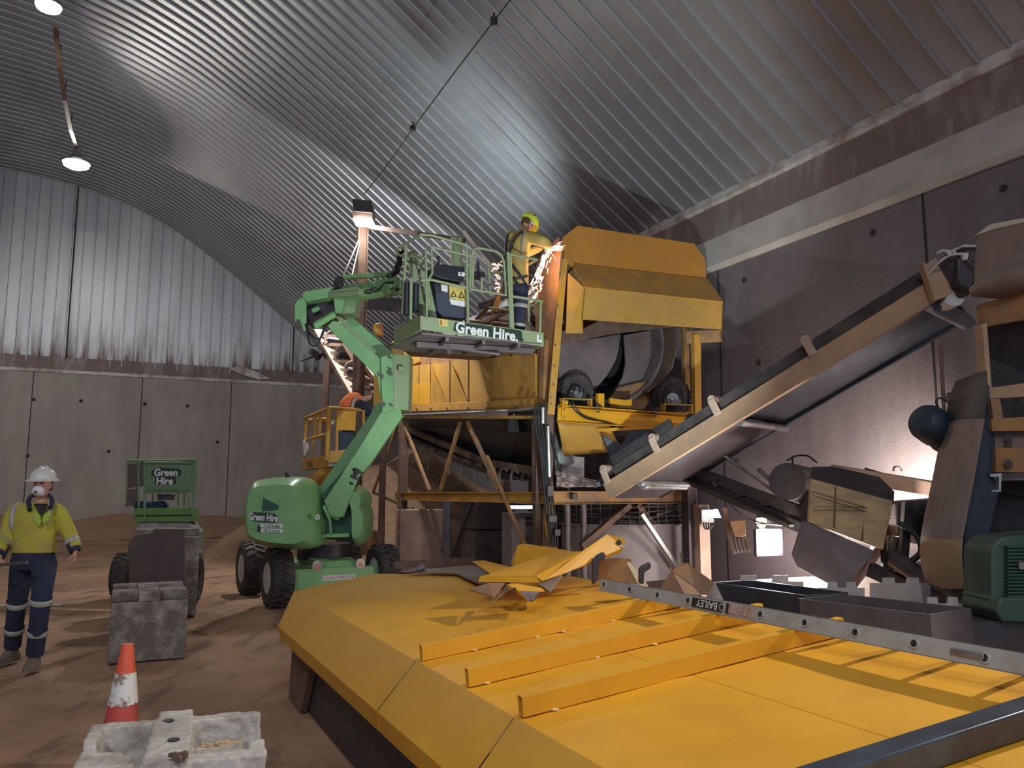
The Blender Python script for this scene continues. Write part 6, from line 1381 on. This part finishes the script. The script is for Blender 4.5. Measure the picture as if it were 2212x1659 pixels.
for k in 'lr':
    d_ = (J['an'+k]-J['kn'+k]).normalized(); band(m1, 'reflective_band', reflect, J['kn'+k]-d_*.035, d_, .092, .055); band(m1, 'reflective_band', reflect, J['kn'+k].lerp(J['an'+k], .50), d_, .087, .05)
    d2 = (J['wr'+k]-J['el'+k]).normalized(); band(m1, 'reflective_band', reflect, J['el'+k].lerp(J['wr'+k], .45), d2, .066, .05)
    mb = MB(); mb.path([J['wr'+k]-d2*.085, J['wr'+k]-d2*.005], [.058, .054], 16); mb.build('cuff', navy, m1)
    mb = MB(); a = J['an'+k]; fd = J['ft'+k].normalized(); ell(mb, [(Vector((a.x, a.y, .012))+fd*.04, fd.cross(Z)*.05, fd*.15), (Vector((a.x, a.y, .05))+fd*.04, fd.cross(Z)*.052, fd*.15), (Vector((a.x, a.y, .085))+fd*.02, fd.cross(Z)*.048, fd*.11), (Vector((a.x, a.y, .13)), fd.cross(Z)*.05, fd*.06), (Vector((a.x, a.y, .2)), fd.cross(Z)*.055, fd*.06)], 18); mb.build('boot', boot, m1, smooth=60)
mb = MB(); 
for sx_, x0 in ((1, 58), (-1, 111)): mb.slab([q(x0-6, 1102, -.17), q(x0+5, 1098, -.17), q(x0+9, 1118, -.165), q(x0-3, 1124, -.165)], (0, .02, 0))
for k, (x0, s_) in enumerate(((34, 1), (126, -1))): mb.slab([q(x0-7, 1100, -.11), q(x0+6, 1096, -.12), q(x0+4, 1116, -.13), q(x0-6, 1118, -.12)], (0, .02, .0))
mb = MB()
for cx_ in (J['shr'], J['shl']):
    i = 1 if cx_ is J['shl'] else -1; mb.path(spline([cx_+Vector((-i*.05, -.085, -.14)), cx_+Vector((-i*.04, -.10, -.05)), cx_+Vector((-i*.03, -.07, .055)), cx_+Vector((-i*.03, 0, .10))], 4), .028, 8)
mb.build('shoulder_tape', reflect, m1, smooth=60)
mb = MB(); mb.slab([q(72, 1090, -.14), q(100, 1090, -.14), q(92, 1112, -.175), q(86, 1112, -.175)], (0, .03, .01)); mb.build('undershirt', decal_k, m1)
mb = MB(); mb.path(spline([q(64, 1102, -.16), q(62, 1082, -.08), q(72, 1070, .05), q(104, 1070, .05), q(113, 1082, -.08), q(108, 1098, -.16)], 5), .02, 10); mb.build('collar', navy, m1, smooth=60)
mb = MB(); mb.slab([q(72, 1105, -.175), q(84, 1112, -.185), q(88, 1128, -.185), q(82, 1138, -.18), q(70, 1120, -.175)], (0, .03, 0)); mb.slab([q(106, 1103, -.175), q(93, 1112, -.185), q(90, 1128, -.185), q(96, 1132, -.18), q(108, 1115, -.175)], (0, .03, 0)); mb.build('lapel', mat('lime_lining', (.42, .55, .08), .8), m1, bevel=.008)
hc = J['head']; hf = J['hfront']; hr = hf.cross(Z).normalized()
mb = MB(); ell(mb, [(hc-Z*.095+hf*.055, hr*.038, hf*.045), (hc-Z*.06+hf*.075, hr*.058, hf*.055), (hc-Z*.025+hf*.085, hr*.050, hf*.042), (hc-Z*.0+hf*.085, hr*.028, hf*.028)], 18); mk = mb.build('dust_mask', mat('white_mask', (.78, .76, .76), .7), m1, smooth=60)
mb = MB(); mb.cyl(hc-Z*.055+hf*.125, hc-Z*.055+hf*.138, .014, 12); mb.build('mask_valve', greyst, mk)
mb = MB()
for k in (-1, 1): mb.sphere(hc+Z*.028+hf*.082+hr*.03*k, .012, 8)
mb.build('eyes', mat('dark_eyes', (.04, .03, .03), .2), m1)
mb = MB(); ell(mb, [(hc-Z*.05-hf*.05, hr*.068, hf*.06), (hc+Z*.0-hf*.03, hr*.079, hf*.075), (hc+Z*.05-hf*.02, hr*.080, hf*.085)], 18); mb.build('hair', mat('brown_hair', (.10, .055, .03), .8), m1, smooth=60)
helmet(m1, hc+Z*.058, hf, hr, Z, mat('white_hard_hat', (.72, .70, .64), .3), True, .98)
mb = MB(); hw = J['wrr']+J['hdr'].normalized()*.08; mb.cyl(hw+Vector((-.25, .02, -.03)), q(58, 1215, -.42), .013, 12); mb.cyl(q(28, 1219, -.34), q(58, 1215, -.42), .017, 12)
tag(mb.build('hand_tool', mat('grey_tool', (.08, .09, .09), .5), loc=hw), 'short dark bar tool held at the waist by the walking person', 'tool')
# --- man in the raised basket, seen from behind, grinding
Y2 = 11.62
def w(px, py, dy=0): return T(px, py, Y2+dy)
fr2 = Vector((.80, .60, 0)).normalized(); rt2 = fr2.cross(Z).normalized()
J2 = dict(right=rt2, front=fr2, hfront=(fr2*.9-Z*.45).normalized(), head=w(1141, 484, .05), neck=w(1130, 501), chest=w(1122, 528), waist=w(1117, 572, -.03), pelvis=w(1118, 606, -.05),
          shl=w(1105, 512, -.0), ell=w(1135, 545, .35), wrl=w(1178, 528, .35), shr=w(1144, 513, -.12), elr=w(1176, 523, -.22), wrr=w(1184, 531, .05), hipl=w(1110, 618, .05), knl=w(1112, 668, .12), anl=w(1112, 722, .15), hipr=w(1127, 618, -.12), knr=w(1124, 668, -.08), anr=w(1120, 722, -.1),
          ftr=fr2, ftl=fr2, hdl=Vector((.7, -.2, -.5)), pnl=Vector((0, 0, -1)), hdr=Vector((.25, .9, -.35)), pnr=Vector((0, -.2, -1)), curll=1.0, curlr=1.0, tsl=-1, tsr=1)
for k in 'lr': J2['an'+k].z = fl_z+.03+.10
m2 = thing('person', Vector((J2['pelvis'].x, J2['pelvis'].y, fl_z+.03)), 'person in lime helmet, harness and yellow shirt grinding from the raised green basket', 'person')
body(m2, J2, vs_=.009)
def sh2(mb):
    r = rt2; f = fr2
    ell(mb, [(w(1118, 622, -.05), r*.18, f*.14), (J2['pelvis'], r*.185, f*.145), (J2['waist'], r*.19, f*.145), (w(1118, 550), r*.205, f*.15), (J2['chest'], r*.20, f*.15), (w(1124, 514), r*.185, f*.125), (w(1127, 506), r*.14, f*.105), (w(1130, 499), r*.095, f*.085), (w(1133, 493), r*.07, f*.07)], 22)
    limb(mb, [J2['chest'].lerp(J2['shl'], .5), J2['shl'], J2['ell'], J2['wrl']], [.10, .09, .075, .055]); limb(mb, [J2['chest'].lerp(J2['shr'], .5), J2['shr'], J2['elr'], J2['wrr']], [.10, .095, .08, .055])
garment(m2, 'shirt', hivis_d, sh2, .012)
def tr2(mb):
    ell(mb, [(w(1118, 606, -.05), rt2*.17, fr2*.13), (w(1118, 622, -.05), rt2*.185, fr2*.145), (w(1118, 636, -.04), rt2*.18, fr2*.14)], 22)
    for k in 'lr': limb(mb, [J2['hip'+k], J2['kn'+k], J2['an'+k]+Z*.02], [.115, .09, .08])
garment(m2, 'trousers', navy, tr2, .012)
for k in 'lr':
    d_ = (J2['an'+k]-J2['kn'+k]).normalized(); band(m2, 'reflective_band', reflect, J2['kn'+k]-d_*.04, d_, .10, .055); band(m2, 'reflective_band', reflect, J2['kn'+k].lerp(J2['an'+k], .60), d_, .09, .05)
    a = J2['an'+k]; zb_ = fl_z+.03; mb = MB(); fd = fr2; ell(mb, [(Vector((a.x, a.y, zb_+.012))+fd*.04, fd.cross(Z)*.05, fd*.15), (Vector((a.x, a.y, zb_+.06))+fd*.04, fd.cross(Z)*.052, fd*.15), (Vector((a.x, a.y, zb_+.13)), fd.cross(Z)*.05, fd*.06), (Vector((a.x, a.y, zb_+.2)), fd.cross(Z)*.055, fd*.06)], 18); mb.build('boot', boot, m2, smooth=60)
bk_ = -fr2*.165
mb = MB()
def strap(pts, r_=.018): mb.path(spline(pts, 5), r_, 8)
strap([w(1128, 500, -.16), w(1112, 515, -.17), w(1100, 545, -.16), w(1097, 580, -.15), w(1096, 606, -.15)], .022)
strap([w(1106, 502, -.06), w(1096, 512, -.08), w(1093, 540, -.12), w(1097, 560, -.17), w(1120, 590, -.22), w(1143, 622, -.20)], .022)
strap([w(1112, 606, -.2), w(1128, 622, -.22), w(1140, 628, -.15)], .02); strap([w(1092, 596, -.1), w(1112, 602, -.22), w(1140, 596, -.2)], .018)
strap([w(1094, 560, -.15), w(1090, 600, -.18), w(1086, 650, -.12)], .012)
mb.build('harness', blackp, m2, smooth=60)
mb = MB(); mb.path(spline([w(1136, 497, -.10), w(1131, 512, -.18), w(1127, 545, -.175), w(1124, 590, -.185)], 5), .026, 8); mb.build('shoulder_tape', mat('grey_brown_tape', (.36, .28, .2), .6), m2, smooth=60)
u2 = (J2['head']-J2['neck']).normalized(); hf2 = (fr2-u2*fr2.dot(u2)).normalized(); hf2 = (hf2*.9-u2*.3).normalized(); uu = (u2+hf2*.3).normalized(); hr2 = hf2.cross(uu).normalized(); uu = hr2.cross(hf2)
lime = mat('lime_helmet', (.62, .72, .07), .3)
helmet(m2, J2['head']+uu*.035, hf2, hr2, uu, lime, False, 1.17, True)
mb = MB(); ell(mb, [(J2['head']-uu*.06-hf2*.04, hr2*.07, hf2*.06), (J2['head']-uu*.01-hf2*.02, hr2*.083, hf2*.09), (J2['head']+uu*.04-hf2*.015, hr2*.084, hf2*.095)], 18); mb.build('hair', mat('brown_hair', (.1, .055, .03)), m2, smooth=60)
mb = MB(); mb.path(spline([J2['head']+uu*.04+hr2*.095, J2['head']-uu*.02+hr2*.09, J2['head']-uu*.09+hf2*.05+hr2*.05], 4), .005, 6); mb.path(spline([J2['head']-uu*.0+hr2*.09+hf2*.09, J2['head']+uu*.005+hr2*.095, J2['head']-hf2*.10], 4), .012, 6); mb.build('helmet_strap', white, m2)
gr = thing('angle_grinder', w(1176, 535, .15), 'dark angle grinder throwing sparks in the hands of the helmeted person', 'power tool')
mb = MB(); mb.cyl(w(1158, 528, .1), w(1186, 536, .22), .035, 14); mb.build('grinder_body', decal_k, gr, bevel=.004)
mb = MB(); mb.cyl(w(1190, 540, .22), w(1191, 543, .24), .06, 20); mb.build('grinding_disc', dark, gr)
# sparks
spk = mat('hot_sparks', (1, .6, .4), .5, emit=(1, .42, .25), estr=4); spw = mat('white_hot_sparks', (1, .8, .7), .5, emit=(1, .72, .6), estr=9)
mb = MB().use(spk); random.seed(3)
src_ = w(1190, 541, .2)
def streak(a, b, r_=.006): mb.path([a, a.lerp(b, .5)+Z*.004, b], [r_, r_, r_*.3], 5)
for k in range(80):   # falling stream down the side of the machine
    t = random.random()**1.2; c = w(lerp(1186, 1152, t**.7)+random.gauss(0, 4+4*t), lerp(543, 648, t)+random.gauss(0, 4), .15+random.gauss(0, .08)); mb.use(spw if t < .6 and random.random() < .35 else spk)
    streak(c, c+Vector((random.gauss(-.02, .02), random.gauss(0, .02), random.uniform(-.11, -.03))), random.uniform(.005, .011) if t < .55 else .005)
for k in range(60):
    t = random.random(); c = w(lerp(1186, 1210, t)+random.gauss(0, 2), lerp(541, 533, t)+random.gauss(0, 3), .1); mb.use(spk); streak(c, c+Vector((random.uniform(-.05, .09), 0, random.uniform(-.02, .05))), .005)
for k in range(40):
    px, py = random.choice(((1072, 575), (1073, 590), (1072, 615), (1075, 625), (1066, 575), (1080, 572))); c = w(px+random.gauss(0, 3), py+random.gauss(0, 6), .5); mb.use(spk); streak(c, c+Vector((random.gauss(0, .03), 0, random.uniform(-.07, .03))), .006)
mb.use(spk); streak(w(1190, 546, .1), w(1201, 561, .1), .004)
tag(mb.build('grinding_sparks', None, loc=src_, smooth=0), 'stream of white-hot and orange sparks falling from the grinder', 'sparks', kind='stuff')
# --- man in the orange vest
Y3 = 15.05
def e(px, py, dy=0): return T(px, py, Y3+dy)
f3 = Vector((.93, .35, 0)).normalized(); r3 = f3.cross(Z).normalized()
J3 = dict(right=r3, front=f3, hfront=(f3-Z*.3).normalized(), head=e(796, 862), neck=e(784, 862), chest=e(765, 869), waist=e(753, 892), pelvis=e(750, 912), shl=e(776, 868, .15), ell=e(793, 884, .2), wrl=e(812, 893, .1), shr=e(776, 872, -.16), elr=e(790, 888, -.2), wrr=e(808, 896, -.1),
          hipl=e(750, 918, .1), knl=e(752, 955, .1), anl=e(750, 990, .1), hipr=e(750, 918, -.1), knr=e(754, 955, -.08), anr=e(750, 990, -.1), ftr=f3, ftl=f3, hdl=f3, pnl=-Z, hdr=f3, pnr=-Z)
J3['head'] = J3['neck']+(Vector((.9, .05, .12))).normalized()*.15
m3 = thing('person', Vector((J3['pelvis'].x, J3['pelvis'].y, T(709, 1009, 14.6).z)), 'person in orange vest and navy sleeves bending forward in the yellow lift basket', 'person')
body(m3, J3, vs_=.010)
def sh3(mb):
    limb(mb, [e(747, 915), e(748, 895), e(757, 875), e(770, 865), e(781, 863)], [.165, .18, .19, .17, .09], 5, 18)
garment(m3, 'vest', mat('orange_hi_vis_cloth', (.90, .20, .05), .8, 0, (.8, .17, .05), 5), sh3, .014)
def sl3(mb):
    for k in 'lr': limb(mb, [J3['sh'+k], J3['el'+k], J3['wr'+k]], [.10, .08, .06])
garment(m3, 'sleeves', navy, sl3, .014)
def tr3(mb):
    ell(mb, [(e(750, 910), r3*.17, f3*.13), (e(750, 928), r3*.18, f3*.14)], 20)
    for k in 'lr': limb(mb, [J3['hip'+k], J3['kn'+k], J3['an'+k]], [.11, .09, .075])
garment(m3, 'trousers', navy, tr3, .014)
mb = MB(); mb.path(spline([e(772, 858, -.18), e(764, 868, -.23), e(760, 884, -.23), e(754, 905, -.22)], 4), .03, 8); mb.path(spline([e(742, 900, -.1), e(752, 903, -.22), e(768, 900, -.2)], 4), .026, 8); mb.build('reflective_band', reflect, m3, smooth=60)
u3 = (J3['head']-J3['neck']).normalized(); hf3 = Vector((.6, .1, -.75)); hf3 = (hf3-u3*hf3.dot(u3)).normalized(); helmet(m3, J3['head']+u3*.04, hf3, hf3.cross(u3).normalized(), u3, mat('dusty_white_hat', (.5, .45, .4), .5), True, 1.0)
# ------------------------------------------------------------------ light
def lamp(name, kind, loc, aim, power, col=(1, 1, 1), size=.3, spread=None, spot=None, blend=.5, sy=None):
    d = bpy.data.lights.new(name, kind); d.energy = power; d.color = col
    if kind == 'AREA':
        d.size = size
        if sy: d.shape = 'RECTANGLE'; d.size_y = sy
        if spread: d.spread = R(spread)
    if kind in ('POINT', 'SPOT'): d.shadow_soft_size = size
    if kind == 'SPOT': d.spot_size = R(spot); d.spot_blend = blend
    o = bpy.data.objects.new(name, d); COL.objects.link(o); o.location = Vector(loc)
    dr = (Vector(aim)-Vector(loc)).normalized(); o.rotation_euler = dr.to_track_quat('-Z', 'Y').to_euler(); return o
wd_ = bpy.data.worlds.new('world'); SC.world = wd_; wd_.use_nodes = True
bg = wd_.node_tree.nodes['Background']; bg.inputs[0].default_value = (.60, .68, .88, 1); bg.inputs[1].default_value = .95
SC.view_settings.view_transform = 'Standard'; SC.view_settings.look = 'None'; SC.view_settings.gamma = 1; SC.view_settings.use_curve_mapping = False
SC.view_settings.exposure = 0.4
SC.cycles.max_bounces = 5; SC.cycles.diffuse_bounces = 3; SC.cycles.glossy_bounces = 3; SC.cycles.transmission_bounces = 2; SC.cycles.adaptive_threshold = .035
SC.cycles.caustics_reflective = False; SC.cycles.caustics_refractive = False
L1 = lp(105, 12); L2 = lp(165, 352)
from mathutils.geometry import normal as _n
def vault(px, py):      # where a sight line meets the roof
    r = ray(px, py)
    for k in range(200, 6000):
        p = E0+r*(k*5e-6*2); s_ = -(p-C0).dot(V)
        if 0 < s_ < 29 and p.z > arch_z(s_): return p
def cut(name, P_, a, b, toward, power, col, ang=176, blend=.06, size=.12):   # hooded lamp whose housing cuts its light along a plane
    n_ = (a-P_).cross(b-P_).normalized()
    if n_.dot(Vector(toward)-P_) < 0: n_ = -n_
    return lamp(name, 'SPOT', P_, P_+n_, power, col, size, spot=ang, blend=blend)
p2 = L2-Z*.15
cut('high_bay_light', p2, vault(200, 303), vault(500, 430), E0, 1700, (1, .96, .84))
cut('high_bay_light', L1-Z*.15, vault(60, 150), vault(330, 300), E0, 330, (1, .96, .84))
mp_ = T(778, 487, 16.2)
cut('mast_light', mp_, vault(690, 295), vault(960, 475), T(200, 700, 25), 760, (.95, .97, 1), size=.15)
# floodlight standing behind the pile of offcuts, aimed up at the screen
gl_ = Vector((1.25, 6.4, 1.0))
gf = thing('floodlight', gl_, 'small portable floodlight tucked behind the tan offcut by the ladder', 'floodlight')
ad = (Vector((-.3, 13, 6.8))-gl_).normalized(); sdv = ad.cross(Z).normalized(); upv = sdv.cross(ad)
mb = MB(); mb.box(gl_-ad*.05, (.16, .05, .12), (sdv, ad, upv)); mb.build('lamp_housing', dark, gf, bevel=.005)
mb = MB(); mb.bar(gl_-ad*.05-Z*.05, ground(gl_, .93), .03, .03); mb.build('lamp_stand', dark, gf)
lamp('portable_floodlight', 'SPOT', gl_, (-.6, 14, 7.4), 800, (.80, .96, 1), .05, spot=80, blend=.5)
# blazing floodlight under the conveyors
FL = T(1661, 1170, 10.55); lamp('low_floodlight', 'AREA', FL, FL+Vector((-.25, -1, .05)), 60, (.84, .9, 1), .3)
lamp('low_floodlight_spill', 'POINT', T(1640, 1195, 11.7), FL, 45, (1, .88, .84), .1)
# floodlight washing the right wall from behind the chute
WL_ = T(1960, 1110, 9.7); lamp('wall_floodlight', 'SPOT', WL_, T(1960, 930, 11.6), 330, (1, .9, .78), .1, spot=120, blend=.9)
lamp('skip_fill', 'POINT', T(1790, 1212, 9.2), T(1700, 1235, 8), 130, (1, .88, .8), .1)  # unseen lamp added to brighten the ground behind the skips
# lamp high on the crusher side that throws the ladder's shadow
lamp('crusher_floodlight', 'SPOT', (5.0, 4.9, 4.4), (1.0, 3.6, .9), 780, (1, .92, .80), .06, spot=62, blend=.6)
# unseen fill lamps added under the roof behind the camera
for d_, pw_ in ((41, 700),):
    c = HW(15, d_, 12.6); lamp('bay_fill', 'AREA', c, c-Z*5, pw_, (.95, .95, 1), 1.0)
c = HW(8, 38, 9.5); lamp('bay_fill', 'AREA', c, c-Z*5-V*1, 150, (.85, .9, 1), 1.0)
c = HW(21, 13, 9.5); lamp('bay_fill', 'SPOT', c, HW(11, 0, 3.6), 1500, (1, .97, .93), .4, spot=72, blend=1)  # added out of view on the left to brighten the end wall
lamp('spark_light', 'POINT', w(1172, 570, .0), w(1172, 600), 8, (1, .55, .35), .08)
wlp = T(1050, 655, 15.2)  # unseen lamp added behind the basket to brighten the roof
mb = MB(); mb.box(wlp-Z*.06, (.3, .2, .08)); mb.build('fill_lamp_housing', dark, tr)
lamp('roof_fill_light', 'SPOT', wlp, vault(960, 290), 800, (.78, .97, 1), .1, spot=105, blend=1)
